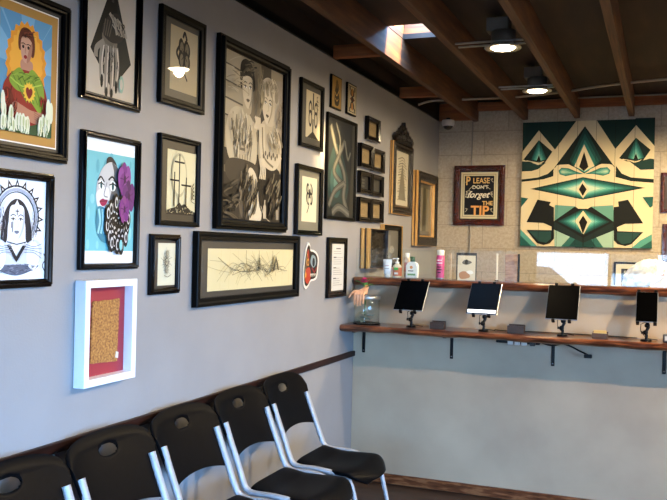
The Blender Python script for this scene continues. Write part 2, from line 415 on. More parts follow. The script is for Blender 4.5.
a.blob([(.36, .70), (.34, .80), (.40, .885), (.52, .90), (.63, .85), (.66, .74), (.62, .66), (.5, .72)], '#5a2418')
a.blob([(.42, .52), (.60, .52), (.61, .62), (.40, .62)], '#b98368')
a.blob([(.385, .77), (.39, .69), (.42, .63), (.49, .60), (.56, .63), (.60, .70), (.60, .78), (.52, .82), (.42, .82)], '#c69479')
a.blob([(.50, .61), (.56, .63), (.60, .70), (.60, .78), (.55, .74)], '#a87259')
for u in (.43, .53):
    a.line([(u-.04, .757), (u, .765), (u+.045, .757)], .013, '#241511'); a.ell(u, .735, .022, .009, '#2b1a15')
a.line([(.475, .735), (.468, .69), (.485, .683)], .008, '#8d5a45'); a.ell(.475, .652, .032, .010, '#8c2424')
a.blob([(.12, .0), (.06, .30), (.14, .44), (.34, .53), (.68, .53), (.85, .44), (.93, .28), (.9, .0)], '#8c231d')
a.blob([(.10, .0), (.06, .22), (.12, .36), (.26, .30), (.3, .05)], '#6b1915')
a.blob([(.18, .44), (.36, .55), (.50, .50), (.62, .56), (.82, .46), (.86, .30), (.78, .20), (.62, .27), (.48, .34), (.3, .36)], '#7f9a31')
for q in range(5): a.curve([(.22+.1*q, .50-.01*q), (.34+.09*q, .40), (.52+.07*q, .27)], .016, '#5d7722')
a.curve([(.2, .45), (.4, .40), (.6, .41), (.8, .45)], .02, '#a4bd4b')
P = [(.56+(.125 if i % 2 else .095)*math.cos(2*PI*i/28), .36+(.09 if i % 2 else .07)*math.sin(2*PI*i/28)) for i in range(28)]
a.poly(P, '#e8b93b')
a.blob([(.56, .305), (.50, .35), (.50, .39), (.535, .40), (.56, .385), (.59, .40), (.62, .385), (.62, .35)], '#7c1f1b')
a.blob([(.25, .20), (.45, .13), (.72, .10), (.86, .14), (.84, .20), (.60, .21), (.42, .24), (.28, .26)], '#b57b60')
for q in range(4): a.line([(.66, .20-.018*q), (.84, .17-.02*q)], .008, '#7d4b39')
a.hatch(.5, .485, .27, .025, .3, 26, ['#6d8a29', '#93ad40', '#4d651c'], .012, .09, 21)
a.hatch(.2, .22, .12, .12, 1.4, 20, ['#5a1310', '#a33027'], .014, .08, 22); a.hatch(.82, .26, .07, .08, 1.8, 12, ['#5a1310', '#a33027'], .014, .08, 23)
a.hatch(.5, .85, .11, .03, .4, 14, ['#3a140d', '#7c3523'], .010, .06, 24)
rnd = random.Random(4)
a.blob([(0, 0), (0, .13), (.2, .12), (.5, .07), (.8, .12), (1, .16), (1, 0)], '#27482a')
for q in range(22):
    u, v = rnd.uniform(.02, .98), rnd.uniform(.03, .14)+(.06 if rnd.random() < .3 else 0)
    if .25 < u < .8: v = min(v, .09)
    a.ell(u, v, .045, .05, '#dfe0c2', n=10); a.ell(u+.008, v+.012, .018, .028, '#b6bd8b', n=8); a.line([(u, v-.03), (u+rnd.uniform(-.03, .03), v-.10)], .014, '#3f6b33')
for u in (.03, .96, .9): a.ell(u, .2+rnd.uniform(0, .1), .045, .06, '#dfe0c2', n=10)
a.build(t)

# --- generic face drawing helpers
def face(a, u, v, s, skin, shade, dark, lip, tilt=0, hair=None):
    f = lambda x, y: (u+s*(x*math.cos(tilt)-y*math.sin(tilt)), v+s*(x*math.sin(tilt)+y*math.cos(tilt))*a.w/a.h)
    a.blob([f(*p) for p in [(-.5, .25), (-.48, -.2), (-.3, -.6), (0, -.82), (.3, -.6), (.48, -.2), (.5, .25), (.35, .75), (-.35, .75)]], skin)
    a.blob([f(*p) for p in [(.1, -.78), (.3, -.6), (.48, -.2), (.5, .25), (.4, .6), (.38, 0), (.28, -.4)]], shade)
    for e in (-1, 1):
        a.blob([f(e*.24-.14, .12), f(e*.24, .19), f(e*.24+.14, .12), f(e*.24, .07)], '#e9e6e0')
        a.ell(*f(e*.24, .13), .045*s, .045*s, dark, n=12)
        a.line([f(e*.24-.15, .13), f(e*.24, .20), f(e*.24+.15, .12)], .035*s, dark)
        a.curve([f(e*.24-.17, .27), f(e*.24, .35), f(e*.24+.17, .28)], .04*s, dark)
    a.line([f(.05, .1), f(.09, -.2), f(-.02, -.24)], .028*s, shade)
    a.blob([f(-.16, -.44), f(-.05, -.38), f(0, -.40), f(.05, -.38), f(.16, -.44), f(0, -.54)], lip)
    a.line([f(-.16, -.445), f(.16, -.445)], .015*s, dark)
    return f

# --- B: veiled figure with halo, ink on white
t, a = frame(1.885, 2.196, 1.351, 1.714, .026, .026, 'black framed ink drawing of a weeping veiled figure with a spiked halo', M_gloss, prof_step(.026, .026))
a.bg('#e6ecf2')
ink, md, lt = '#23252e', '#6d7383', '#a9b1c2'
for i in range(13):
    th = -.35+(PI+.7)*i/12; c_, s_ = math.cos(th), math.sin(th)
    a.poly([(.5+.36*math.cos(th-.12), .62+.30*math.sin(th-.12)), (.5+.47*c_, .62+.385*s_), (.5+.36*math.cos(th+.12), .62+.30*math.sin(th+.12))], ink)
    a.poly([(.5+.36*math.cos(th-.06), .62+.30*math.sin(th-.06)), (.5+.42*c_, .62+.345*s_), (.5+.36*math.cos(th+.06), .62+.30*math.sin(th+.06))], '#e6ecf2')
arc = lambda r1, r2: [(.5+r1*math.cos(-.5+(PI+1)*i/24), .62+r2*math.sin(-.5+(PI+1)*i/24)) for i in range(25)]
a.line(arc(.37, .31), .02, ink); a.line(arc(.33, .275), .035, lt); a.line(arc(.30, .25), .012, ink)
a.blob([(.20, .42), (.24, .66), (.34, .80), (.5, .85), (.66, .80), (.76, .66), (.80, .42), (.70, .30), (.30, .30)], '#dfe5ee')
a.blob([(.24, .36), (.28, .62), (.38, .76), (.5, .80), (.43, .70), (.36, .55), (.34, .38)], ink)
a.blob([(.76, .36), (.72, .62), (.62, .76), (.5, .80), (.57, .70), (.64, .55), (.66, .38)], ink)
face(a, .5, .57, .26, '#e3e8ef', '#b9c0cd', ink, md)
a.line([(.5, .70), (.5, .64)], .012, ink); a.line([(.47, .68), (.53, .68)], .012, ink)
a.line([(.43, .575), (.43, .47)], .012, ink); a.line([(.41, .57), (.41, .51)], .010, ink)
a.blob([(.40, .40), (.60, .40), (.68, .34), (.32, .34)], '#dfe5ee'); a.line([(.34, .375), (.5, .35), (.66, .375)], .014, ink)
a.blob([(.06, .30), (.16, .40), (.32, .36), (.5, .18), (.68, .36), (.84, .40), (.94, .30), (.86, .14), (.5, .04), (.14, .14)], '#c9d0dd')
a.blob([(.12, .14), (.3, .07), (.5, .04), (.7, .07), (.88, .14), (.5, .15)], '#5d6373')
a.ell(.22, .24, .11, .12, '#eaf0f6'); a.ell(.78, .24, .11, .12, '#eaf0f6')
a.poly([(.34, .34), (.5, .17), (.66, .34), (.60, .34), (.5, .23), (.40, .34)], ink)
a.hatch(.5, .11, .34, .05, .0, 60, ['#3b404c', '#8a91a0'], .006, .03, 41); a.hatch(.24, .55, .05, .14, 1.5, 22, ['#6d7383', '#3b404c'], .006, .06, 42); a.hatch(.76, .55, .05, .14, 1.6, 22, ['#6d7383', '#3b404c'], .006, .06, 43)
for s_ in (-1, 1):
    for q in range(4): a.curve([(.5+s_*.10, .36-.03*q), (.5+s_*.26, .33-.02*q), (.5+s_*.40, .36-.05*q)], .008, md)
    a.curve([(.5+s_*.44, .26), (.5+s_*.47, .20), (.5+s_*.42, .14), (.5+s_*.46, .08)], .014, ink)
a.build(t)

# --- C: hands in a black diamond
t, a = frame(2.324, 2.666, 1.990, 2.475, .024, .024, 'black framed drawing of grey hands inside a dark diamond', M_gloss, prof_step(.024, .024),
             artrect=(.030, .030, .282, .425), back='#0b0b0b')
a.bg('#c3b7a2')
a.poly([(.52, 1.0), (.08, .36), (.52, .07), (.92, .33)], '#101213'); a.poly([(.60, .84), (.90, .34), (.55, .1), (.62, .4)], '#1d2222')
def drawn_hand(a, u, v, s, up, c1, c2):
    k = a.w/a.h
    a.blob([(u-.13*s, v), (u-.15*s, v+up*.14*s*k*2), (u, v+up*.2*s*k*2), (u+.15*s, v+up*.12*s*k*2), (u+.13*s, v-up*.01)], c2)
    for i, (dx, ln) in enumerate([(-.14, .30), (-.05, .40), (.05, .40), (.14, .32)]):
        a.curve([(u+dx*s, v+up*.03), (u+dx*1.25*s, v-up*ln*.35*s*k*1.5), (u+dx*1.1*s, v-up*ln*s*k*1.5)], .085*s, c1)
        a.curve([(u+dx*s+.02*s, v+up*.02), (u+dx*1.25*s+.02*s, v-up*ln*.4*s*k*1.5), (u+dx*1.1*s+.01, v-up*ln*.9*s*k*1.5)], .02*s, '#d6cbb8')
        a.ell(u+dx*1.1*s, v-up*ln*s*k*1.5, .03*s, .04*s, '#0f0f0f', n=10)
    a.curve([(u-.12*s, v+up*.05), (u-.27*s, v-up*.02), (u-.29*s, v-up*.10)], .08*s, c1)
drawn_hand(a, .46, .40, .95, 1, '#8d8475', '#6d6558')
a.blob([(.30, .52), (.40, .66), (.62, .72), (.76, .60), (.70, .50), (.5, .46)], '#2b2926')
for q in range(5): a.curve([(.44+.05*q, .70-.01*q), (.54+.055*q, .64-.012*q), (.60+.05*q, .54)], .045, '#a39988' if q % 2 == 0 else '#857b6b')
for q in range(4): a.line([(.32+.04*q, .50), (.36+.05*q, .64)], .02, '#575047')
a.line([(.5, .80), (.5, 1)], .05, '#3a3a38')
a.hatch(.47, .30, .16, .12, 1.5, 30, ['#c4b9a4', '#4a443b', '#201d19'], .010, .06, 31); a.hatch(.60, .62, .14, .07, 2.2, 24, ['#b5aa95', '#26231f'], .012, .06, 32)
a.ell(.70, .13, .05, .05, '#8fae9a'); a.ell(.70, .13, .03, .03, '#c3b7a2')
a.build(t)

# --- D: face with purple flowers on teal
t, a = frame(2.338, 2.676, 1.402, 1.884, .022, .024, 'black framed print of a pale face with purple flowers on turquoise', M_gloss, prof_step(.022, .024),
             artrect=(.024, .022, .29, .438), back='#0b0b0b')
a.bg('#e4e8ea'); a.poly([(0, .10), (1, .10), (1, .90), (0, .90)], '#6fb7bf')
rnd = random.Random(2)
for q in range(26):
    u, v = rnd.uniform(.05, .95), rnd.uniform(.13, .87); a.ell(u, v, rnd.uniform(.02, .045), rnd.uniform(.02, .045), '#86c6cc' if q % 2 else '#5fa6b1', n=12)
a.blob([(.40, .80), (.42, .86), (.52, .87), (.62, .80), (.60, .70), (.42, .74)], '#2a2a2b')
a.blob([(.22, .58), (.26, .70), (.36, .79), (.52, .83), (.68, .76), (.72, .62), (.66, .48), (.46, .46), (.30, .48)], '#b9bcbd')
a.blob([(.46, .46), (.52, .60), (.56, .74), (.52, .83), (.68, .76), (.72, .62), (.66, .48)], '#55585a')
a.blob([(.23, .58), (.22, .50), (.28, .44), (.40, .42), (.48, .50), (.44, .62)], '#d4d6d6')
a.curve([(.24, .665), (.30, .70), (.37, .66)], .022, '#151515'); a.curve([(.45, .68), (.53, .71), (.62, .66)], .024, '#151515')
a.ell(.31, .635, .05, .024, '#e8ecec', n=14); a.ell(.31, .635, .022, .022, '#1f4f55', n=12); a.line([(.25, .64), (.31, .655), (.37, .635)], .016, '#101010')
a.ell(.54, .635, .06, .028, '#e8ecec', n=14); a.ell(.54, .635, .026, .026, '#1f4f55', n=12); a.line([(.47, .64), (.54, .658), (.62, .635)], .018, '#101010')
a.curve([(.42, .66), (.37, .57), (.38, .545), (.44, .54)], .014, '#6f7274')
a.blob([(.28, .50), (.34, .525), (.38, .52), (.44, .515), (.40, .475), (.33, .465)], '#97204a'); a.line([(.28, .50), (.44, .51)], .009, '#40081d')
a.blob([(.26, .46), (.22, .38), (.24, .26), (.34, .18), (.46, .17), (.56, .26), (.52, .38), (.42, .44)], '#3d7f92')
for q in range(4): a.curve([(.26+.06*q, .24), (.30+.055*q, .34), (.27+.07*q, .44)], .035, '#8fc9d2')
for q in range(46):
    th = q*2.4; r = .02*math.sqrt(q)*1.5; u, v = .62+r*math.cos(th)*1.15, .32+r*math.sin(th)*.95
    if v < .5 and v > .11:
        a.ell(u, v, .052, .052, '#121212', n=14); a.ell(u+.006, v+.004, .032, .032, '#bfc1c2', n=12); a.ell(u+.01, v, .02, .02, '#1c1c1c', n=10)
a.ell(.68, .15, .05, .05, '#141414', n=14); a.ell(.69, .15, .03, .03, '#7fc2c9', n=12)
def flower(a, u, v, s, c1, c2):
    for q in range(5):
        th = q*2*PI/5+.5; a.ell(u+s*.6*math.cos(th), v+s*.6*math.sin(th)*a.w/a.h, s*.52, s*.52, c1 if q % 2 else c2, n=14)
    for q in range(5):
        th = q*2*PI/5+.5; a.line([(u, v), (u+s*.8*math.cos(th), v+s*.8*math.sin(th)*a.w/a.h)], s*.10, '#4b1650')
    a.ell(u, v, s*.2, s*.2, '#3d1140', n=10)
flower(a, .74, .70, .125, '#6d2c74', '#7f3f87'); flower(a, .83, .56, .12, '#481a50', '#5d2766'); flower(a, .74, .45, .10, '#7d3a7a', '#6d2c74')
a.build(t)

def clover(a, u, v, s, c, hi, stem):
    k = a.w/a.h
    for th in (PI*.25, PI*.75, PI*1.25, PI*1.75):
        x, y = u+s*.62*math.cos(th), v+s*.75*math.sin(th)*k
        a.ell(x-.12*s, y+.12*s*k, s*.42, s*.48, c, n=20); a.ell(x+.12*s, y-.12*s*k, s*.42, s*.48, c, n=20); a.ell(x, y, s*.30, s*.36, hi, n=16)
        a.line([(u, v), (x, y)], s*.08, c)
    a.curve([(u, v), (u-.02, v-s*1.3*k), (u+stem, v-s*2.3*k)], s*.16, c, False)
# --- E
t, a = frame(2.796, 3.133, 2.055, 2.441, .034, .022, 'black framed clover drawing with a wide dark mat, topmost near the ceiling', M_satin, prof_simple(.034, .022),
             artrect=(.081, .068, .208, .26), back='#3b3a33', coat=.8)
a.bg('#b5a582'); clover(a, .5, .60, .22, '#191714', '#6c6554', .12)
a.curve([(.44, .86), (.5, .95), (.58, .84)], .06, '#191714'); a.curve([(.3, .5), (.22, .6), (.32, .72)], .06, '#191714'); a.build(t)

# --- F: two figures, big
t, a = frame(3.253, 3.99, 1.571, 2.440, .05, .038, 'very large black framed grayscale painting of two tattooed people sitting together', M_satin, prof_step(.05, .038),
             artrect=(.052, .048, .634, .775), back='#14120f', coat=0)
a.bg('#8f8570')
for q in range(4): a.poly([(0, .62+.1*q), (.34, .60+.1*q), (.34, .685+.1*q), (0, .71+.1*q)], ['#a29882', '#958b75', '#aaa08a', '#9c927c'][q])
for q in range(4): a.line([(0, .615+.1*q), (.34, .595+.1*q)], .012, '#4a4336')
a.poly([(.42, .5), (.60, .5), (.60, 1), (.42, 1)], '#6e6554'); a.poly([(.60, .6), (.78, .6), (.78, 1), (.60, 1)], '#3c352b'); a.poly([(.78, .45), (1, .45), (1, .95), (.78, .92)], '#93897a')
a.poly([(0, 0), (1, 0), (1, .42), (0, .42)], '#2c2720'); a.poly([(0, .28), (.30, .26), (.30, .30), (0, .32)], '#5d5546')
a.poly([(0, .16), (.3, .14), (.3, .19), (0, .21)], '#171410')
# left figure
a.blob([(.06, .48), (.10, .62), (.22, .68), (.40, .66), (.52, .58), (.56, .44), (.50, .34), (.16, .34)], '#b0a68e')
a.blob([(.12, .36), (.50, .36), (.60, .28), (.52, .10), (.56, 0), (.30, 0), (.30, .16), (.08, .26)], '#39332a')
a.blob([(.42, .30), (.54, .30), (.66, .12), (.64, 0), (.46, 0)], '#bdb39c')
a.blob([(.30, .28), (.42, .24), (.44, .06), (.36, 0), (.28, .1)], '#544b3e')
a.blob([(.32, .66), (.44, .66), (.44, .76), (.33, .76)], '#a0957e')
a.blob([(.26, .84), (.27, .95), (.36, .985), (.46, .95), (.50, .85), (.47, .80), (.3, .79)], '#1d1914')
face(a, .385, .80, .17, '#b9ae96', '#857b67', '#1a1612', '#574c3f', .05)
a.blob([(.27, .86), (.30, .93), (.44, .93), (.49, .86), (.42, .885), (.34, .88)], '#15120e')
a.curve([(.31, .90), (.38, .93), (.46, .90)], .02, '#4d463a')
for q in range(7): a.curve([(.16+.055*q, .64-.01*q), (.17+.05*q, .50), (.20+.04*q, .37)], .010, '#6f6654')
a.curve([(.12, .62), (.20, .46), (.36, .44), (.52, .60)], .085, '#a99e87'); a.curve([(.14, .60), (.21, .45), (.36, .43)], .02, '#635a4a')
for q in range(9): a.ell(.18+.035*q, .455+.012*(q % 3), .013, .013, '#4c4437', n=8)
for q in range(4): a.curve([(.50+.02*q, .58), (.53+.02*q, .62), (.51+.025*q, .655)], .028, '#beb39b')
# right figure
a.blob([(.58, .40), (.60, .60), (.72, .66), (.90, .64), (.98, .50), (.96, .30), (.72, .26)], '#aca18a')
a.blob([(.62, .34), (.96, .34), (.98, .10), (.80, .02), (.62, .10)], '#1d1914')
a.blob([(.60, .78), (.62, .89), (.74, .93), (.88, .88), (.92, .76), (.88, .66), (.78, .62), (.68, .64)], '#b5aa93')
face(a, .72, .745, .17, '#c4baa3', '#938872', '#1f1b15', '#4c4235', -.08)
for q in range(7): a.ell(.63+.04*q, .86-.012*abs(q-3), .035, .035, '#c8bea6' if q % 2 else '#8f8570', n=12)
a.curve([(.62, .62), (.66, .42), (.84, .38), (.96, .46)], .10, '#bbb098'); a.curve([(.63, .60), (.67, .42), (.84, .36)], .018, '#6b624f')
for q in range(8): a.ell(.66+.035*q, .42+.02*(q % 2), .014, .014, '#544b3d', n=8)
for q in range(4): a.curve([(.60+.02*q, .40), (.62+.025*q, .33), (.60+.03*q, .27)], .02, '#c0b69e')
for x, h_, c in ((.70, .14, '#a79d88'), (.80, .20, '#15120e'), (.87, .26, '#38322a'), (.93, .20, '#8b8170')):
    a.poly([(x-.025, .02), (x+.025, .02), (x+.025, h_*.7), (x+.01, h_*.8), (x+.01, h_), (x-.01, h_), (x-.01, h_*.8), (x-.025, h_*.7)], c)
a.line([(.63, .10), (.70, .03), (.80, .0)], .01, '#a79d88')
a.hatch(.28, .52, .17, .10, 1.4, 46, ['#8b826e', '#6a6251', '#c6bca4'], .012, .07, 3)
a.hatch(.40, .16, .16, .13, 1.2, 44, ['#15120e', '#6b6251', '#2a251d'], .016, .09, 4)
a.hatch(.12, .12, .11, .11, .1, 24, ['#4a4336', '#0f0d0a'], .016, .10, 5)
a.hatch(.83, .17, .12, .13, 1.0, 34, ['#3c352b', '#0f0d0a', '#6f6754'], .014, .07, 6)
a.hatch(.84, .52, .10, .08, 2.0, 26, ['#857c68', '#c9bfa8', '#6a6251'], .012, .07, 7)
a.hatch(.38, .93, .08, .04, .3, 22, ['#2d2820', '#0c0a08', '#5a5244'], .010, .05, 8)
a.hatch(.75, .87, .11, .045, 2.2, 26, ['#d2c8b0', '#7b725f', '#a59b86'], .010, .04, 9)
a.hatch(.90, .72, .04, .10, 1.6, 20, ['#857c68', '#5d5546'], .010, .05, 10)
a.hatch(.15, .80, .12, .15, .0, 20, ['#7f7663', '#aea48d'], .006, .10, 11)
a.hatch(.52, .80, .06, .16, 1.55, 18, ['#5a5244', '#80775f'], .010, .10, 12)
a.build(t)

# --- G crosses
t, a = frame(2.806, 3.112, 1.572, 1.936, .02, .022, 'black framed ink drawing of three crosses on a hill, wide black mat', M_satin, prof_simple(.02, .022), artrect=(.068, .047, .225, .262), back='#0f0e0d')
a.bg('#c9c39f')
a.poly([(0, 0), (1, 0), (1, .05), (.8, .09), (.6, .18), (.5, .15), (.42, .20), (.3, .12), (0, .06)], '#1d1b17')
rnd = random.Random(5)
for q in range(60): a.ell(rnd.uniform(0, 1), rnd.uniform(.02, .13), .008, .008, '#c9c39f', n=6)
a.ell(.38, .62, .26, .30, '#a9a487'); a.ell(.38, .62, .225, .26, '#c9c39f')
for u, v0, h_, w_ in ((.38, .15, .95, .17), (.22, .12, .66, .15), (.62, .12, .60, .17)):
    a.line([(u, v0), (u, h_)], .035, '#12110f'); a.line([(u-w_, h_-.13), (u+w_, h_-.13)], .032, '#12110f')
for q in range(4): a.curve([(.84, .48-.06*q), (.90, .52-.06*q), (.80, .42-.06*q), (.92, .38-.06*q)], .012, '#2a2822')
a.build(t)
# --- H small
t, a = frame(2.764, 2.974, 1.297, 1.536, .026, .022, 'small black framed sketch of a round mandala, leftmost above the chair rail', M_gloss, prof_step(.026, .022), artrect=(.058, .034, .125, .17), back='#221d1b')
a.bg('#c7c5ad')
def mandala(a, u, v, s, c, seed, n=16, spread=1):
    rnd = random.Random(seed); k = a.w/a.h
    for q in range(n):
        th = 2*PI*q/n; r = s*(1 if q % 2 else .75)*rnd.uniform(.8, 1.1)
        a.curve([(u, v), (u+r*.5*math.cos(th+.15), v+r*.5*math.sin(th+.15)*k), (u+r*math.cos(th)*spread, v+r*math.sin(th)*k)], s*.035, c)
    for q in range(n):
        th = 2*PI*q/n; a.ell(u+s*.42*math.cos(th), v+s*.42*math.sin(th)*k, s*.09, s*.09, c, n=10); a.ell(u+s*.42*math.cos(th), v+s*.42*math.sin(th)*k, s*.055, s*.055, '#c7c5ad', n=8)
    a.ell(u, v, s*.24, s*.24, c, n=16); a.ell(u, v, s*.17, s*.17, '#b9b69e', n=14); a.ell(u, v, s*.08, s*.08, c, n=12)
mandala(a, .48, .56, .34, '#3c3a36', 1); mandala(a, .48, .36, .2, '#5b5850', 2, 10); mandala(a, .48, .76, .2, '#5b5850', 3, 10)
a.curve([(.3, .24), (.5, .2), (.7, .26)], .02, '#5b5850'); a.build(t)
# --- I long
t, a = frame(3.091, 4.163, 1.229, 1.556, .038, .03, 'long horizontal black framed scroll of fine ornamental line work', M_satin, prof_simple(.038, .03), artrect=(.12, .063, .905, .190), back='#33312c')
a.bg('#c6bc93')
rnd = random.Random(8)
for q in range(60):
    u = rnd.gauss(.5, .16); l = rnd.uniform(.06, .28); s_ = 1 if rnd.random() < .5 else -1
    a.curve([(u, rnd.uniform(.35, .6)), (u+s_*l*.4, rnd.uniform(.4, .7)), (u+s_*l, rnd.uniform(.1, .95))], .0022, ['#8f8768', '#5a5544', '#9b9272'][q % 3])
for u in (.40, .55, .72): a.line([(u, .62), (u-.005, .97)], .004, '#6e674f', False)
mandala(a, .545, .52, .05, '#3a372f', 4, 16); mandala(a, .545, .68, .03, '#3a372f', 5, 12); mandala(a, .73, .58, .06, '#4c4839', 6, 14); mandala(a, .42, .46, .045, '#6c6650', 7, 14); mandala(a, .63, .34, .03, '#6c6650', 9, 12)
a.poly([(.69, .44), (.73, .84), (.77, .44), (.755, .44), (.73, .70), (.705, .44)], '#4c4839')
a.ell(.635, .58, .008, .008, '#7c2a20', n=10)
for q in range(10): a.line([(.09+q*.09, .04), (.09+q*.09+.01, .96)], .0015, '#b4a97f')
a.build(t)
# --- J
t, a = frame(4.163, 4.483, 2.051, 2.424, .022, .02, 'black framed dark cross drawing above the three petal clover picture', M_satin, prof_simple(.022, .02), artrect=(.085, .06, .20, .262), back='#15130f')
a.bg('#b4a88a')
a.line([(.5, .04), (.5, .98)], .08, '#191612'); a.line([(.28, .52), (.72, .52)], .07, '#191612')
for q in range(4):
    a.ell(.5+.2*(-1 if q % 2 else 1), .52+.1*(-1 if q > 1 else 1), .12, .14, '#191612'); a.ell(.5+.2*(-1 if q % 2 else 1), .52+.1*(-1 if q > 1 else 1), .07, .09, '#b4a88a')
a.ell(.5, .52, .08, .08, '#b4a88a'); a.poly([(.1, 0), (.5, .16), (.9, 0)], '#191612')
for q in range(3): a.curve([(.72, .9-.08*q), (.82, .94-.08*q), (.74, .84-.08*q), (.88, .82-.08*q)], .02, '#3a342a')
a.build(t)
# --- K
t, a = frame(4.127, 4.488, 1.565, 1.950, .026, .024, 'black framed clover picture below the cross drawing', M_gloss, prof_simple(.026, .024), artrect=(.09, .075, .21, .25), back='#6d6a5c')
a.bg('#cbc5a8'); clover(a, .5, .62, .22, '#161512', '#a9a48a', -.16); a.ell(.5, .80, .06, .06, '#cbc5a8'); a.ell(.5, .46, .06, .06, '#cbc5a8'); a.build(t)

# --- L, M playing cards
def card(y0, y1, z0, z1, label, bgc, seed):
    w, h = y1-y0, z1-z0
    t = empty('card_plaque', (.0015, (y0+y1)/2, z0), PI/2, label, 'picture', None)
    MB().box((-w/2, -.014, 0), (w/2, -.001, h), M_satin, bev=.002).build('panel', t)
    return t, Art(-w/2+.008, .008, w-.016, h-.016, -.0146, coat=.5)
t, a = card(4.603, 4.768, 2.333, 2.531, 'small tan plaque with a dark figure, above the tall dark painting', '#8a6c38', 1)
a.bg('#94753c'); a.blob([(.3, .1), (.26, .4), (.36, .7), (.5, .85), (.66, .78), (.7, .5), (.8, .3), (.66, .08)], '#2b2214'); a.ell(.5, .78, .13, .12, '#5c4726')
a.curve([(.3, .5), (.5, .4), (.75, .62)], .05, '#b5914f'); a.curve([(.34, .3), (.5, .22), (.66, .3)], .04, '#b5914f'); a.build(t)
t, a = card(4.869, 5.033, 2.338, 2.534, 'small playing card plaque with black border, above the tall dark painting', '#c9c0a2', 2)
a.bg('#b7ab89'); a.line([(.1, .06), (.9, .06), (.9, .94), (.1, .94), (.1, .06)], .04, '#1d1a15')
for s_ in (1, -1):
    v = .5+s_*.22; a.blob([(.3, v-.1), (.28, v+.06), (.5, v+.16), (.72, v+.06), (.7, v-.1)], '#2a241c'); a.ell(.5, v+s_*.02, .12, .12, '#a8743a'); a.ell(.22, .5+s_*.36, .06, .07, '#1d1a15'); a.ell(.78, .5+s_*.36, .06, .07, '#1d1a15')
a.poly([(.2, .5), (.5, .62), (.8, .5), (.5, .38)], '#6b2a1c'); a.ell(.5, .5, .12, .1, '#1d1a15'); a.build(t)
# --- N tall abstract
t, a = frame(4.556, 5.053, 1.668, 2.298, .02, .02, 'tall dark painting of interlaced grey ribbons and teal glow in a black frame', M_satin, prof_simple(.02, .02))
a.bg('#15181a'); a.blob([(.1, .15), (.05, .5), (.3, .75), (.6, .6), (.8, .3), (.5, .05)], '#20302f'); a.blob([(.15, .25), (.15, .45), (.35, .55), (.55, .4), (.4, .2)], '#2f4a46')
a.blob([(.25, .3), (.28, .42), (.42, .42), (.40, .3)], '#4c6a62')
for pts, w_ in (([(.10, .92), (.30, .70), (.60, .48), (.66, .36)], .09), ([(.62, .80), (.40, .62), (.24, .46), (.50, .36), (.66, .34)], .08), ([(.66, .36), (.62, .20), (.80, .04)], .11),
                ([(.08, .10), (.28, .26), (.62, .36)], .08), ([(.28, .96), (.44, .80), (.40, .62)], .05), ([(.2, .03), (.45, .10), (.9, .02)], .10), ([(.62, .80), (.74, .62), (.84, .70)], .05)):
    a.curve(pts, w_*1.25, '#22241f'); a.curve(pts, w_, '#4b4a42')
    a.curve(pts, w_*.35, '#626056')
a.poly([(.84, .0), (1, .0), (1, 1), (.9, 1)], '#2b2a25'); a.build(t)
# --- small square frames
grp = 'cluster of small square black frames'
o_lab = ['single small black frame topmost of the cluster of small frames', 'left small frame of the second row in the small frame cluster', 'right small frame of the second row in the small frame cluster',
         'left small frame of the third row with dark stripes', 'right small frame of the third row, all dark grey', 'left small frame of the bottom row in the cluster', 'right small frame of the bottom row in the cluster']
o_r = [(5.237, 5.489, 2.224, 2.380), (5.110, 5.355, 2.030, 2.185), (5.362, 5.606, 2.026, 2.181), (5.112, 5.345, 1.860, 2.006), (5.357, 5.595, 1.858, 2.004), (5.107, 5.351, 1.674, 1.833), (5.358, 5.605, 1.678, 1.836)]
for i, (r_, lb) in enumerate(zip(o_r, o_lab)):
    t, a = frame(*r_, .022 if i not in (3, 4) else .014, .03, lb, M_gloss, prof_simple(.03, .03, .024), group=grp, artrect=(.034, .026, r_[1]-r_[0]-.068, r_[3]-r_[2]-.052), back='#16130f')
    a.bg('#7d6b4b' if i not in (3, 4) else '#2b2a27')
    if i not in (3, 4):
        a.line([(.2, .2), (.8, .2), (.8, .8), (.2, .8), (.2, .2)], .02, '#8f7c59'); a.curve([(.3, .4), (.5, .6), (.7, .4)], .03, '#6d5c3e')
    elif i == 3:
        for q in range(3): a.poly([(.15, .2+.22*q), (.6, .2+.22*q), (.6, .32+.22*q), (.15, .32+.22*q)], '#4e4b44')
    else: a.poly([(.1, .1), (.9, .1), (.9, .9), (.1, .9)], '#3c3a34')
    a.build(t)
M_carved = noisy('carved_black', [(.3, '#0a0807'), (.7, '#1a1411')], 90, rough=.3, bs=1, bd=.008)
# --- P ornate frame with carved crest
def deep_frame(y0, y1, z0, z1, label, b, d, front, art, artcol, slip=True, name='picture_frame', tilt=0):
    w, h = y1-y0, z1-z0
    t = empty(name, (.0015, (y0+y1)/2, z0), PI/2, label, 'picture')
    if tilt: t.rotation_euler = (0, tilt, PI/2)
    MB().ring(w, h, [(0, .001), (0, d*.30), (.0035, d*.34), (.0035, d*.42), (0, d*.46), (0, d*.8), (.004, d*.84), (.004, d)], M_gold).build('gilt_edge', t)
    MB().ring(w, h, [(-.0006, d*.46), (-.0006, d*.60)], M_carved).ring(w, h, [(-.0006, .002), (-.0006, d*.10)], M_carved).build('groove_line', t)
    MB().ring(w, h, [(.004, d), (b*.3, d+.006), (b*.5, d-.002), (b*.8, d+.002), (b, d-.006), (b, .02)], front).build('frame', t)
    if slip: MB().ring(w-2*b, h-2*b, [(0, d-.008), (.008, d-.012), (.012, .02)], M_gold, z0=b).build('inner_slip', t)
    MB().box((-w/2+b, -.02, b), (w/2-b, -.004, h-b), flat('#2a2722', .5, coat=1)).build('mat_board', t)
    a = Art(-w/2+art[0], art[1], art[2], art[3], -.0206, coat=1); a.bg(artcol)
    return t, a
t, a = deep_frame(5.80, 6.315, 1.757, 2.290, 'gilt edged black frame with a carved black crest on top', .055, .028, M_carved, (.10, .07, .30, .40), '#b7b09a')
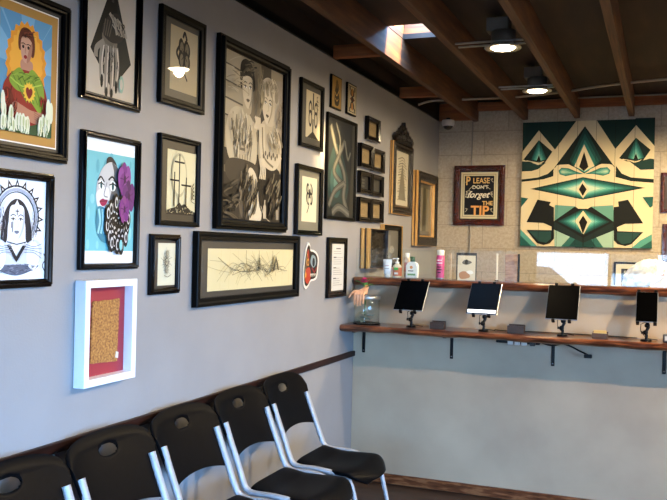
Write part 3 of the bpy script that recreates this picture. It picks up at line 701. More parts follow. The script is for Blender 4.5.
for q in range(16): a.curve([(.12+.05*(q % 3), .1+.05*q), (.5, .12+.052*q), (.88-.06*(q % 4), .1+.05*q)], .02, '#4b463a' if q % 2 else '#7c7563')
a.poly([(.2, .1), (.8, .1), (.62, .55), (.5, .8), (.36, .55)], '#6e6858'); a.build(t)
mb = MB()
cr = [(-.2, 0), (-.235, .05), (-.20, .085), (-.16, .07), (-.15, .105), (-.105, .10), (-.10, .14), (-.06, .135), (-.055, .17), (-.02, .165), (-.012, .205), (.012, .205), (.02, .165), (.055, .17), (.06, .135), (.10, .14), (.105, .10), (.15, .105), (.16, .07), (.20, .085), (.235, .05), (.2, 0)]
mb.prism([(x, z*.8+.53) for x, z in cr], -.036, -.008, M_carved)
for x, z, r in [(-.18, .04, .028), (-.11, .055, .032), (-.04, .06, .03), (.04, .06, .03), (.11, .055, .032), (.18, .04, .028), (-.06, .10, .024), (.06, .10, .024), (0, .125, .026), (0, .06, .02)]:
    mb.tube([(x+r*.7*math.cos(q), -.038, z*.8+.53+r*.7*math.sin(q)) for q in [i*PI/6 for i in range(12)]], .006, M_carved, 6, closed=True); mb.lathe([(r*.35, 0), (r*.2, .008), (.001, .01)], (0, 0, 0), M_carved, 10, T=Matrix.Translation((x, -.036, z*.8+.53)) @ Matrix.Rotation(PI/2, 4, 'X'))
mb.build('crest', t)
# --- Q
t, a = deep_frame(6.40, 7.02, 1.528, 2.130, 'gilt edged black carved frame nearest the far corner', .075, .05, M_carved, (.12, .1, .38, .40), '#5b5545')
a.poly([(.1, .06), (.9, .06), (.9, .94), (.1, .94)], '#777059'); a.poly([(.3, .06), (.6, .06), (.55, .94), (.35, .94)], '#46422f'); a.build(t)
# --- R and S on the left wall just behind the ledge
M_crumple = noisy('dark_relief', [(.35, '#0d0b09'), (.6, '#1f1a14'), (.75, '#6b5b44')], 9, (2, 1, 6), rough=.25, bs=1, bd=.02)
t, a = deep_frame(5.20, 5.56, 1.365, 1.632, 'thick gilt sided frame with dark rippled front, just above the ledge', .012, .075, M_carved, (.02, .02, .1, .1), '#14110d', slip=False)
a.build(t)
mb = MB(); n = 26; vs = []; rnd = random.Random(3)
for i in range(n+1):
    for j in range(n+1):
        u, v = i/n, j/n; y = -.05-.014*math.sin(u*14+3*math.sin(v*9))*math.sin(v*17+2*math.sin(u*7))
        vs.append((-.165+.33*u, y, .014+.238*v))
mb.add(vs, [(i*(n+1)+j, (i+1)*(n+1)+j, (i+1)*(n+1)+j+1, i*(n+1)+j+1) for i in range(n) for j in range(n)], M_crumple, True); mb.build('rippled_panel', t)
t, a = frame(5.62, 6.07, 1.36, 1.672, .035, .022, 'dark framed glazed picture behind the toiletries on the ledge', M_satin, artrect=(.07, .05, .31, .21), back='#4f4d46')
a.bg('#5d5c55'); a.poly([(.1, .1), (.5, .1), (.5, .9), (.1, .9)], '#6f6e66'); a.ell(.6, .4, .18, .2, '#83827a'); a.build(t)
MB().ring(.45, .312, [(-.001, .001), (-.001, .03), (.003, .031), (.003, .022)], M_gold).build('gilt_edge', t)

# --- T document
t, a = frame(4.609, 4.921, 1.196, 1.560, .03, .02, 'narrow black framed typed notice on white paper beside the glass jar', M_gloss, prof_simple(.03, .02), artrect=(.080, .04, .212, .285), back='#151413')
a.bg('#c2c1ba')
rnd = random.Random(11)
a.line([(.32, .90), (.68, .90)], .035, '#5b5a56'); 
for q in range(17):
    if q in (2, 7, 12): continue
    v = .84-.045*q; a.line([(.12, v), (.12+rnd.uniform(.45, .76), v)], .016, '#8d8c87')
    if q in (3, 8, 13): a.line([(.12, v+.01), (.34, v+.01)], .03, '#55544f')
a.build(t)

# --- U white shadow box with cork on red
t = empty('shadow_box', (.0015, (2.325+2.640)/2, .998), PI/2, 'white shadow box frame with a cork panel on red backing', 'picture')
w, h = .298, .368
MB().ring(w, h, [(0, .001), (0, .044), (.002, .046), (.024, .046), (.026, .044), (.028, .008)], flat('#e9ebee', .35)).build('frame', t)
MB().box((-w/2+.026, -.010, .026), (w/2-.026, -.002, h-.026), flat('#8e1f2e', .6, coat=.3)).build('red_backing', t)
M_cork = noisy('cork', [(.3, '#6e4320'), (.5, '#9b6a33'), (.7, '#b98948')], 120, rough=.9, bs=.6, bd=.002)
P = []; rnd = random.Random(6)
for (x0, z0, x1, z1) in ((-.078, .075, .074, .067), (.074, .067, .082, .295), (.082, .295, -.072, .292), (-.072, .292, -.078, .075)):
    for q in range(10): P.append((x0+(x1-x0)*q/10+rnd.uniform(-.0015, .0015), z0+(z1-z0)*q/10+rnd.uniform(-.0015, .0015)))
MB().prism(P, -.016, -.0101, M_cork).build('cork_panel', t)
MB().prism([(.062, .082), (.078, .078), (.080, .10), (.066, .104)], -.0175, -.0161, flat('#cfc6b6', .5)).build('paper_tag', t)

# --- sticker (irregular painted cutout)
t = empty('wall_cutout', (.0015, 4.37, 1.262), PI/2, 'irregular white edged sticker of a red and black mask between the scroll and notice', 'sticker')
out = [(-.10, .03), (-.105, .10), (-.09, .18), (-.07, .235), (-.045, .262), (-.02, .25), (-.01, .225), (.03, .22), (.08, .205), (.112, .17), (.105, .11), (.09, .06), (.05, .045), (0, .04), (-.03, .015), (-.07, .0)]
out2 = []
N = len(out)
for i in range(N):
    p0, p1, p2, p3 = [Vector(out[j % N]) for j in (i-1, i, i+1, i+2)]
    for k in range(5):
        q = k/5; out2.append(tuple(.5*((2*p1)+(-p0+p2)*q+(2*p0-5*p1+4*p2-p3)*q*q+(-p0+3*p1-3*p2+p3)*q**3)))
MB().prism(out2, -.006, -.001, flat('#d8d5ca', .5)).build('backing', t)
a = Art(-.105, 0, .217, .262, -.0066, coat=.3)
S = lambda x, z: ((x+.105)/.217, z/.262)
a.blob([S(x*.88-.003, z*.88+.016) for x, z in out], '#201a17')
a.blob([S(-.06, .19), S(-.05, .225), S(-.03, .20), S(-.03, .15)], '#8e2f22'); a.blob([S(-.08, .05), S(-.07, .11), S(-.02, .12), S(.0, .07), S(-.04, .03)], '#a23a24')
a.blob([S(-.01, .15), S(.01, .19), S(.06, .18), S(.07, .14), S(.03, .12)], '#7f9296'); a.ell(*S(.035, .15), .08, .08, '#14110f'); a.ell(*S(-.045, .15), .07, .07, '#b77c2c'); a.ell(*S(-.045, .15), .035, .035, '#14110f')
for q in range(6): a.poly([S(-.01+.014*q, .085), S(.0+.014*q, .085), S(-.005+.014*q, .065)], '#d8d2bd')
a.line([S(.01, .12), S(.05, .09), S(.08, .12)], .06, '#7c241b'); a.ell(*S(-.075, .08), .05, .05, '#c58a3a'); a.line([S(-.09, .06), S(-.06, .20)], .02, '#c9a463'); a.build(t)

# ------------------------------------------------------------------ block wall pictures
# red framed lettered sign
t, a = frame(.153, .586, 0, 0, .01, .01, 'x') if False else (None, None)
w, h = .440, .518
t = empty('framed_sign', (.372, 7.1985, 1.720), 0, 'mahogany framed hand lettered sign reading PLEASE DON\'T forget THE TIP', 'sign')
MB().ring(w, h, prof_step(.05, .035), M_mahog).build('frame', t)
MB().box((-w/2+.048, -.012, .048), (w/2-.048, -.004, h-.048), flat('#0d0b0a', .5, coat=.3)).build('mat_board', t)
a = Art(-.160, .058, .320, .402, -.0126, coat=.2); a.bg('#c8bf9f'); a.poly([(.05, .04), (.95, .04), (.95, .96), (.05, .96)], '#8d8160'); a.poly([(.065, .052), (.935, .052), (.935, .948), (.065, .948)], '#c8bf9f')
a.poly([(.10, .08), (.90, .08), (.90, .92), (.10, .92)], '#15161a')
for s_ in (-1, 1):
    for v in (.5, .46, .14, .78): a.curve([(.5+s_*.38, v), (.5+s_*.33, v+.04), (.5+s_*.36, v+.08), (.5+s_*.30, v+.06)], .014, '#b3ab92')
a.curve([(.14, .58), (.22, .60), (.30, .57)], .014, '#c8bf9f'); a.curve([(.12, .48), (.2, .45), (.3, .49)], .014, '#c8bf9f')
a.curve([(.22, .62), (.34, .70), (.5, .66), (.66, .70), (.80, .63)], .012, '#c8bf9f'); a.curve([(.70, .30), (.78, .34), (.86, .28)], .012, '#c8bf9f')
a.build(t)
def text_obj(s, size, x, z, y, mat, parent, shear=0, sx=1, off=0.0, name='lettering', ext=.0006):
    cu = bpy.data.curves.new('txt', 'FONT'); cu.body = s; cu.size = size; cu.align_x = 'CENTER'; cu.shear = shear; cu.extrude = ext; cu.offset = off
    o = bpy.data.objects.new('txt', cu); COL.objects.link(o)
    dg = bpy.context.evaluated_depsgraph_get(); dg.update(); me = bpy.data.meshes.new_from_object(o.evaluated_get(dg)); bpy.data.objects.remove(o)
    r = bpy.data.objects.new(name, me); COL.objects.link(r); r.parent = parent; me.materials.clear(); me.materials.append(mat)
    r.location = (x, y, z); r.rotation_euler = (PI/2, 0, 0); r.scale = (sx, 1, 1); return r
cg, cc, co = flat('#d8b06a', .5), flat('#e4dcc4', .5), flat('#d99a52', .5)
text_obj('P', .105, -.098, .350, -.0165, cg, t, sx=.75, off=.002); text_obj('LEASE', .066, .018, .364, -.0165, cg, t, sx=.85, off=.001)
text_obj("DON'T", .045, .01, .315, -.0165, cc, t); text_obj('forget', .078, -.012, .240, -.0165, cc, t, shear=.45, off=.001)
text_obj('THE', .05, .075, .175, -.0165, cg, t, off=.001); text_obj('TIP', .115, .01, .088, -.0165, co, t, sx=1.0, off=.003)

# green geometric mural on seven planks
PW, PH = 1.045, 1.042
t = empty('plank_painting', (1.258, 7.1985, 1.551), 0, 'large teal, black and cream geometric painting on wooden planks', 'painting')
px0 = -PW/2; rnd = random.Random(12)
for q in range(7):
    dz = [.0, -.004, .003, .008, .010, .012, .020][q]; x0 = px0+PW*q/7
    MB().box((x0+.0012, -.032, -.004*(q % 2)), (x0+PW/7-.0012, -.004, PH-.012+dz), flat('#0f211f', .6), bev=.0012).build('plank', t)
class PArt(Art):
    def pp(s, pts, c): return s.poly([s.P(x, y) for x, y in pts], c)
    def P(s, X, Y):    # photo-crop pixels (557x500 zoom) -> unit square
        v = (456-Y)/(456-40); xl = 69+(80-69)*v; xr = 505+(517-505)*v; return ((X-xl)/(xr-xl), v)
a = PArt(px0, 0, PW, PH, -.0326, rough=.65); a.k = 0
cream = '#cfc09a'
def grad(cx, cy, poly, cols):
    n = len(cols)
    for i, c in enumerate(cols):
        k = 1-i/n; a.pp([(cx+(x-cx)*k, cy+(y-cy)*k) for x, y in poly], c)
TE = ['#102624', '#173a36', '#1f4f49', '#2b6a61', '#3f877b', '#5fa293', '#8bb9a4', '#b9cbb0']
a.bg(cream)
# top dark fields
a.pp([(80, 30), (262, 30), (190, 133), (135, 68), (78, 138)], '#16302c')
a.pp([(330, 30), (520, 30), (520, 128), (457, 60), (390, 135)], '#16302c')
# small triangles left and right with inner glow
for s_, cx in ((1, 135), (-1, 456)):
    a.pp([(cx, 100), (cx-54, 165), (cx-30, 176), (cx+18, 180), (cx+46, 140)], '#14221f')
    grad(cx, 168, [(cx, 100), (cx-26, 165), (cx, 174), (cx+26, 165)], TE[2:])
    a.pp([(cx, 150), (cx-9, 172), (cx+7, 172)], '#12110f')
    a.pp([(cx-57, 170), (cx-40, 168), (cx, 176), (cx+20, 170), (cx+6, 180), (cx-10, 182), (cx-30, 172)], cream)
a.pp([(76, 171), (100, 172), (132, 184), (160, 176), (132, 198), (110, 204), (76, 205)], '#1a322e')
a.pp([(430, 172), (450, 181), (500, 168), (516, 170), (516, 203), (470, 204), (452, 190)], '#1a322e')
# dark arcs under
a.pp([(75, 232), (130, 226), (165, 214), (186, 196), (184, 222), (150, 232), (75, 240)], '#12201d')
a.pp([(392, 190), (410, 215), (440, 228), (514, 234), (514, 246), (440, 240), (390, 226)], '#12201d')
# central big triangle
a.pp([(291, 58), (186, 196), (205, 184), (235, 183), (262, 196), (288, 214), (318, 196), (345, 183), (372, 184), (388, 194)], '#141f1d')
grad(290, 205, [(291, 62), (240, 168), (248, 188), (288, 214), (330, 190), (345, 168)], TE[1:])
a.pp([(288, 205), (255, 190), (288, 118), (322, 190)], cream)
a.pp([(288, 142), (271, 192), (287, 206), (302, 192)], '#15120f')
# almond loops
for s_ in (-1, 1):
    P = [(288+s_*x, y) for x, y in ((0, 216), (24, 208), (52, 196), (76, 194), (86, 204), (82, 216), (62, 222), (30, 216))]
    a.pp([(288+s_*x, y) for x, y in ((0, 222), (20, 200), (54, 184), (92, 186), (104, 204), (100, 226), (60, 230))], cream)
    grad(288+s_*74, 208, P, ['#2b6a61', '#4d8c7d', '#79ab97', '#a3bf9f'])
# wide diamond
a.pp([(70, 248), (284, 222), (512, 252), (514, 262), (284, 320), (70, 268)], cream)
W = [(105, 264), (284, 226), (485, 262), (284, 300)]
a.pp(W, '#14231f')
for i, c in enumerate(TE[1:]): 
    k = .90-.1*i; a.pp([(284+(x-284)*k*(1 if i < 2 else .95), 264+(y-264)*min(1, k+.12)) for x, y in W], c)
a.pp([(284, 236), (262, 266), (284, 296), (306, 266)], cream); a.pp([(282, 246), (270, 266), (283, 288), (296, 266)], '#15120f')
# lower left and right dark blocks
a.pp([(72, 292), (98, 296), (72, 326)], '#1f4f49'); a.pp([(476, 292), (512, 290), (508, 320), (500, 326)], '#1f4f49')
a.pp([(130, 300), (176, 308), (170, 318), (186, 326), (186, 368), (186, 430), (172, 446), (150, 452), (128, 446), (92, 402), (178, 402), (178, 390), (150, 378), (92, 376)], '#151715')
a.pp([(430, 300), (398, 306), (400, 322), (384, 324), (384, 368), (382, 430), (396, 444), (420, 450), (440, 444), (478, 404), (396, 402), (394, 390), (420, 378), (478, 376)], '#151715')
a.pp([(100, 406), (176, 406), (176, 430), (160, 444), (134, 440)], '#24423d'); a.pp([(394, 406), (470, 406), (436, 440), (410, 444), (394, 430)], '#24423d')
# corner glows
for P, c in (([(68, 400), (68, 456), (128, 456)], '#4d8c7d'), ([(68, 420), (68, 456), (108, 456)], '#1f5049'), ([(440, 456), (505, 456), (505, 410), (470, 430)], '#4d8c7d'), ([(465, 456), (505, 456), (505, 430)], '#1f5049')): a.pp(P, c)
# lower diamond
a.pp([(190, 318), (255, 322), (284, 326), (318, 322), (382, 318), (384, 350), (384, 400), (384, 456), (188, 456), (188, 370)], '#5d8f80')
a.pp([(188, 380), (284, 420), (384, 380), (384, 456), (188, 456)], '#92b09a')
a.pp([(210, 456), (250, 412), (284, 430), (318, 412), (350, 456)], '#2b5d54'); a.pp([(235, 456), (262, 425), (284, 436), (306, 425), (328, 456)], '#173a36')
a.pp([(186, 372), (284, 418), (384, 372), (384, 400), (284, 442), (186, 400)], '#1b2724')
a.pp([(186, 372), (255, 324), (284, 328), (312, 324), (384, 372), (284, 426)], '#151715')
D = [(196, 372), (284, 330), (374, 372), (284, 416)]
for i, c in enumerate(TE[1:]):
    k = .96-.105*i; a.pp([(284+(x-284)*k, 370+(y-370)*min(1, k+.08)) for x, y in D], c)
a.pp([(284, 336), (258, 370), (284, 416), (310, 370)], cream)
a.pp([(284, 352), (270, 374), (283, 414), (298, 374)], '#15120f'); a.pp([(282, 412), (282, 456), (285, 456), (285, 412)], '#15120f')
a.pp([(250, 316), (284, 308), (320, 316), (300, 330), (268, 330)], cream)
for q in range(1, 7):
    x = q/7; a.line([(x, 0), (x, 1)], .0022, '#1a1712')
a.build(t, 'painted_design')

# other frames on the block wall
def wframe(x0, x1, z0, z1, b, label, fm, mat, art, seed, ins):
    t, a = frame(x0, x1, z0, z1, b, .022, label, fm, prof_step(b, .022), wall='far', artrect=(ins, ins, x1-x0-2*ins, z1-z0-2*ins), back=mat)
    a.bg(art); return t, a
t, a = wframe(1.835, 2.165, 1.838, 2.160, .03, 'reddish brown frame cut by the right edge, beside the plank painting', M_mahog, '#1c120e', '#3a2a20', 1, .05); a.poly([(.2, .2), (.8, .2), (.5, .8)], '#6b5a44'); a.build(t)
t, a = wframe(1.855, 2.165, 1.42, 1.750, .03, 'lower reddish brown frame cut by the right edge', M_mahog, '#1c120e', '#2a211c', 1, .05); a.poly([(.2, .2), (.8, .2), (.5, .8)], '#5b4d3e'); a.build(t)
t, a = wframe(1.495, 1.768, 1.13, 1.437, .014, 'thin black frame with cream mat low on the block wall, seen through the glass', M_satin, '#cfc7b0', '#2d2a25', 1, .055)
rnd = random.Random(21)
for q in range(26): a.ell(rnd.uniform(.08, .92), rnd.uniform(.08, .92), .06, .06, '#a79f8a' if q % 2 else '#5f594c', n=9)
a.build(t)

# ------------------------------------------------------------------ glass screen
tag(MB().box((.012, 5.108, 1.3125), (W_X-.02, 5.116, 1.500), M_glass).build('glass_screen'), 'long low clear glass screen standing on the wooden ledge', 'glass panel')

# ------------------------------------------------------------------ shelf brackets
for i, x in enumerate((.075, .655, 1.270, 1.886, 2.5)):
    t = empty('shelf_bracket', (x, 5.1175, .979), 0, ['black steel shelf bracket at the left end under the glass jar', 'black steel shelf bracket second from the left, under the first small box',
              'black steel shelf bracket under the third tablet', 'black steel shelf bracket at the right edge of the photo', 'black steel shelf bracket beyond the right edge'][i], 'bracket', 'brackets under the counter')
    MB().box((-.010, -.006, -.155), (.010, 0, 0), M_blk, bev=.0015).build('vertical_leg', t)
    MB().box((-.010, -.20, -.009), (.010, -.0062, -.003), M_blk, bev=.001).build('horizontal_leg', t)
    for z in (-.14,): MB().lathe([(.001, .004), (.005, .003), (.006, 0)], (0, 0, 0), M_chrome, 10, T=Matrix.Translation((0, -.006, z)) @ Matrix.Rotation(PI/2, 4, 'X')).build('screw', t)

# ------------------------------------------------------------------ tablets on clamp stands
def tablet(x, label, yaw=0, w=.185, lit=None, dz=0, h=.235, pitch=42):
    t = empty('tablet_stand', (x, 4.955, 1.0215), 0, label, 'tablet', 'tablets on the counter')
    mb = MB().lathe([(.001, .010), (.026, .010), (.030, .006), (.030, 0), (.001, 0)], (0, 0, 0), M_blk, 20); mb.build('base', t)
    mb = MB().tube([(0, 0, .008), (.002, .0, .03), (-.004, 0, .045)], .008, M_blk, 10)
    mb.lathe([(.001, -.013), (.012, -.010), (.014, 0), (.012, .010), (.001, .013)], (-.004, 0, .047), M_blk, 14)
    mb.tube([(-.004, 0, .047), (.010, .004, .075), (.006, .01, .10)], [.008, .009, .008], M_blk, 10)
    mb.lathe([(.001, -.013), (.013, -.009), (.015, 0), (.013, .009), (.001, .013)], (.004, .008, .085), M_blk, 14)
    mb.tube([(.004, .008, .085), (.004, .018, .125)], .009, M_blk, 10); mb.build('arm', t)
    MB().tube([(-.022, 0, .047), (-.004, 0, .047)], .004, M_blk, 8).lathe([(.001, -.004), (.009, -.003), (.009, .003), (.001, .004)], (0, 0, 0), M_blk, 10, T=Matrix.Translation((-.024, 0, .047)) @ Matrix.Rotation(PI/2, 4, 'Y')).build('knob', t)
    T = Matrix.Translation((0, .0, .193+dz)) @ Matrix.Rotation(math.radians(yaw), 4, 'Z') @ Matrix.Rotation(math.radians(-pitch), 4, 'X')
    MB().box((-w/2, -.004, -h/2), (w/2, .005, h/2), flat('#9a9a9c', .3, metal=.6), T=T, bev=.003).build('tablet_body', t)
    MB().box((-w/2+.003, -.0056, -h/2+.003), (w/2-.003, -.0042, h/2-.003), M_screen, T=T).build('screen', t)
    if lit: MB().box((-w/2+.010, -.0062, -h/2+.008), (w/2-.010, -.0057, -h/2+.030), flat('#dfe3e6', .4, emit=.8), T=T).build('lit_screen_bar', t)
    mb = MB().box((-.035, .006, -.05), (.035, .020, .05), M_blk, T=T, bev=.003)
    for s_ in (-1, 1): mb.tube([(s_*.03, .013, 0), (s_*.045, .013, -h/2-.006)], .004, M_blk, 8, T=T); mb.tube([(s_*.03, .013, 0), (s_*.045, .013, h/2+.006)], .004, M_blk, 8, T=T)
    mb.build('holder_back', t)
    for s_ in (-1, 1):
        for e in (-1, 1):
            MB().box((s_*.045-.009, -.010, e*(h/2+.006)-.006), (s_*.045+.009, .016, e*(h/2+.006)+.006), M_blk, T=T, bev=.002).build('clamp_jaw', t)
    MB().tube([(.01, .01, .11), (-.03, .02, .09), (-.03, .035, .05), (.0, .05, .01), (.06, .055, .004)], .0022, M_blk, 6).build('charging_cable', t)
    return t
tablet(.435, 'black tablet on a clamp stand, leftmost, nearest the glass jar')
tablet(.882, 'black tablet on a clamp stand with a white bar along the screen bottom', lit=1)
tablet(1.337, 'black tablet on a clamp stand, third from the left, between two small boxes', w=.18, pitch=36)
tablet(1.789, 'smaller narrow black tablet on a clamp stand, rightmost', w=.115, h=.19, dz=-.005, pitch=32)

# ------------------------------------------------------------------ small boxes on the shelf
def card_box(x, w, h, col, label, cards=None):
    t = empty('card_holder', (x, 4.955, 1.0215), 0, label, 'box')
    m = noisy('box_wood_'+col[1:], [(.3, col), (.7, '#3c2a1e')], 8, (2, 6, 6), rough=.5)
    mb = MB().box((-w/2, -.03, 0), (w/2, .03, .006), m).box((-w/2, -.03, .0055), (w/2, -.025, h), m).box((-w/2, .025, .0055), (w/2, .03, h+.006), m)
    mb.box((-w/2, -.0255, .0055), (-w/2+.005, .0255, h), m).box((w/2-.005, -.0255, .0055), (w/2, .0255, h), m); mb.build('holder', t)
    for q in range(5):
        MB().box((-w/2+.008, -.021+.009*q, .0065), (w/2-.008, -.019+.009*q, h+.002+(.012 if cards else -.004)), flat(cards or '#3c3631', .6)).build('card', t)
    return t
card_box(.605, .085, .040, '#2c211a', 'small dark wooden box on the counter between the first two tablets')
card_box(1.075, .095, .045, '#1e1713', 'small black wooden box right of the tablet with the white bar')
t = card_box(1.545, .085, .030, '#5a3c22', 'small wooden holder filled with yellow business cards', '#c8a45a')
t = empty('card_reader', (1.91, 4.95, 1.0215), 0, 'small grey card reader cut by the right edge of the photo', 'card reader')
MB().box((-.035, -.03, 0), (.035, .03, .045), flat('#4a4845', .5), bev=.006).build('body', t); MB().box((-.025, -.032, .012), (.025, -.0302, .035), flat('#b7b3aa', .4)).build('face_plate', t)

# adapters and cords under the shelf
t = empty('power_strip', (1.07, 5.08, .965), 0, 'power strip with black and white adapters mounted under the counter', 'power strip')
MB().box((-.13, -.03, -.012), (.13, .02, .012), M_blk, bev=.004).build('strip_body', t)
for x, c in ((-.04, '#d0ccc4'), (.0, '#d0ccc4'), (.04, '#cfc9be'), (.09, '#141414')):
    MB().box((x-.016, -.055, -.018), (x+.016, -.0305, .010), flat(c, .45), bev=.004).build('adapter', t)
t.location[2] = .962
cable('loose_cord', [(1.20, 5.04, .970), (1.27, 5.03, .955), (1.33, 5.03, .968), (1.38, 5.02, .958), (1.43, 5.02, .935), (1.48, 5.01, .915)], .005, M_blk, 'black cord with a plug hanging under the third tablet', 'cord')
t2 = MB().box((1.455, 4.998, .898), (1.50, 5.022, .92), M_blk, bev=.004).build('cord_plug'); tag(t2, 'black plug at the end of the loose cord under the counter', 'plug')
cable('black_cord', [(.93, 5.06, 1.026), (1.0, 5.04, 1.0245), (1.2, 5.09, 1.0245), (1.6, 5.09, 1.0245), (1.74, 5.07, 1.0245)], .0028, M_blk, 'thin black cord lying along the back of the counter', 'cord')

# ------------------------------------------------------------------ glass jar, flowers, mannequin hand
JX, JY = .135, 4.985
t = empty('glass_jar', (JX, JY, 1.0215), 0, 'wide clear glass jar with a metal rim on the left end of the counter', 'jar')
R = .082
MB().lathe([(.001, .001), (R-.006, .001), (R, .007), (R, .165), (R-.004, .17), (R-.004, .165), (R-.004, .010), (.001, .008)], (0, 0, 0), M_glass, 48).build('glass_body', t)
MB().lathe([(R+.001, .158), (R+.003, .160), (R+.003, .176), (R, .179), (R-.005, .176), (R-.005, .160)], (0, 0, 0), M_steel, 48).build('metal_rim', t)
MB().lathe([(R+.002, 0), (R+.005, .003), (R+.004, .008), (R+.0005, .009)], (0, 0, 0), M_satin, 48).build('base_ring', t)
# crumpled notes inside
mb = MB(); rnd = random.Random(31)
for q in range(5):
    x, y, z = rnd.uniform(-.03, .03), rnd.uniform(-.03, .03), .012+q*.012; vs = []
    for i in range(5):
        for j in range(5): vs.append((x+(i-2)*.011, y+(j-2)*.011, z+rnd.uniform(0, .012)))
    mb.add(vs, [(i*5+j, (i+1)*5+j, (i+1)*5+j+1, i*5+j+1) for i in range(4) for j in range(4)], flat('#8f9a84', .8), True)
o = mb.build('folded_note_pile', None, (JX, JY, 1.0225)); tag(o, 'crumpled paper notes lying inside the glass jar', 'paper', kind='stuff')
# hand: palm behind rim, fingers draped down outside toward the viewer
def mannequin_hand():
    mb = MB(); sk = flat('#cf9b74', .45, name='skin_vinyl'); rt = sk
    def chain(pts, rs):
        P = [Vector(p) for p in pts]; out = []; rr = []
        for i in range(len(P)-1):
            for k in range(5): out.append(P[i].lerp(P[i+1], k/5)); rr.append(rs[i]+(rs[i+1]-rs[i])*k/5)
        out.append(P[-1]); rr.append(rs[-1])
        d0 = (out[1]-out[0]).normalized(); d1 = (out[-1]-out[-2]).normalized()
        out = [out[0]-d0*rr[0]*.8]+out+[out[-1]+d1*rr[-1]*.6, out[-1]+d1*rr[-1]*.92]; rr = [rr[0]*.5]+rr+[rr[-1]*.75, rr[-1]*.3]
        mb.tube(out, rr, sk, 12)
    # local: x right, -y viewer, z up ; rim edge at (0,0,0)
    for i, (dx, l) in enumerate(((-.027, .054), (-.0095, .064), (.008, .060), (.025, .048))):
        chain([(dx*.9, .040, .010), (dx, .012, .014), (dx*1.05, -.010, .004), (dx*1.06, -.014, -.5*l), (dx*1.02, -.010, -l)], [.0085, .0088, .0083, .0078, .0065])
    chain([(-.022, .060, .020), (-.046, .030, .018), (-.062, .012, .002), (-.072, .004, -.016)], [.0115, .0105, .0092, .0075])
    chain([(-.012, .052, .016), (-.012, .078, .024)], [.017, .017]); chain([(.010, .052, .014), (.010, .078, .024)], [.017, .016])
    chain([(0, .070, .022), (.002, .098, .036), (.004, .115, .048)], [.020, .017, .016]); chain([(-.018, .042, .011), (.020, .042, .011)], [.013, .013]); chain([(-.018, .055, .015), (.018, .055, .015)], [.014, .014])
    return mb, sk
mb, sk = mannequin_hand()
o = mb.build('mannequin_hand', None, (JX-.020, JY-R-.003+.004, 1.0215+.184))
rm = o.modifiers.new('r', 'REMESH'); rm.mode = 'VOXEL'; rm.voxel_size = .0022; rm.use_smooth_shade = True
sm = o.modifiers.new('s', 'SMOOTH'); sm.iterations = 3; sm.factor = .5
tag(o, 'flesh coloured mannequin hand draped over the rim of the glass jar', 'mannequin hand')
# flowers
t = empty('artificial_flower', (JX-.022, JY+.02, 1.0215+.125), 0, 'artificial flower with magenta petals and green leaves in the glass jar', 'flower'); t.scale = (1.35, 1.35, 1.2)
MB().tube([(0, 0, -.06), (.005, -.005, 0), (0, -.012, .105)], .0025, flat('#3a6b35', .5), 8).build('stem', t)
mb = MB(); pk = flat('#c02a62', .5)
for ring_, (r0, lift, n_) in enumerate(((.022, .004, 7), (.014, .012, 6), (.007, .018, 4))):
    for q in range(n_):
        th = 2*PI*q/n_+ring_*.4; c_, s_ = math.cos(th), math.sin(th); vs = []
        for i in range(4):
            for j in range(3):
                u = i/3; w_ = (j-1)*.010*math.sin(PI*(.15+.8*u)); rr = .002+r0*u
                vs.append((rr*c_-w_*s_, -.014+rr*s_+w_*c_, .108+lift+.012*u*u-abs(j-1)*-.003))
        mb.add(vs, [(i*3+j, (i+1)*3+j, (i+1)*3+j+1, i*3+j+1) for i in range(3) for j in range(2)], pk, True)
mb.build('petals', t)
mb = MB(); gr = flat('#4c7f3a', .5)
for q in range(9):
    th = q*.75; c_, s_ = math.cos(th), math.sin(th); vs = []
    for i in range(5):
        for j in (-1, 0, 1):
            u = i/4; w_ = j*.009*math.sin(PI*(.1+.85*u)); rr = .006+.040*u
            vs.append((rr*c_-w_*s_, -.008+rr*s_*.8+w_*c_, .080+.05*u-.03*u*u+.004*q+abs(j)*.003))
    mb.add(vs, [(i*3+j, (i+1)*3+j, (i+1)*3+j+1, i*3+j+1) for i in range(4) for j in range(2)], gr, True)
mb.build('leaves', t)

# ------------------------------------------------------------------ toiletries on the ledge
ZL = 1.3132
def at(x, y=5.20): return (x, y, ZL)
t = empty('cream_tube', at(.196), 0, 'white squeeze tube standing on its cap, leftmost of the toiletries', 'tube')
MB().lathe([(.001, .018), (.022, .018), (.024, .024), (.026, .05), (.028, .085), (.029, .11)], (0, 0, 0), M_white, 24, ell=(1, .55)).box((-.029, -.0025, .105), (.029, .0025, .117), M_white).build('body', t)
MB().lathe([(.001, 0), (.018, 0), (.019, .002), (.019, .017), (.001, .0175)], (0, 0, 0), flat('#d9d6cf', .4), 20).build('cap', t)
MB().box((-.016, -.0175, .055), (.016, -.0145, .060), flat('#9a9a98', .5)).box((-.014, -.017, .075), (.014, -.0155, .078), flat('#b05a50', .5)).build('printed_lines', t)
t = empty('pump_bottle', at(.263), 0, 'clear pump bottle with an orange and green label', 'bottle')
MB().lathe([(.001, 0), (.028, 0), (.030, .004), (.030, .070), (.024, .082), (.012, .088), (.012, .092)], (0, 0, 0), M_frost, 28, ell=(1, .8)).build('bottle_body', t)
MB().lathe([(.0305, .012), (.0305, .066)], (0, 0, 0), flat('#c9683f', .5), 28, ell=(1, .8)).build('label', t)
MB().box((-.014, -.0262, .050), (.014, -.0248, .066), flat('#3fae3f', .5)).box((-.012, -.0262, .022), (.014, -.0248, .034), flat('#ece4d6', .5)).build('label_print', t)
MB().lathe([(.013, .092), (.013, .102), (.005, .104), (.005, .118), (.012, .119), (.012, .126), (.001, .128)], (0, 0, 0), flat('#e0ded8', .35), 16).tube([(0, 0, .123), (-.024, -.005, .123), (-.030, -.006, .118)], .004, flat('#e0ded8', .35), 8).build('pump_head', t)
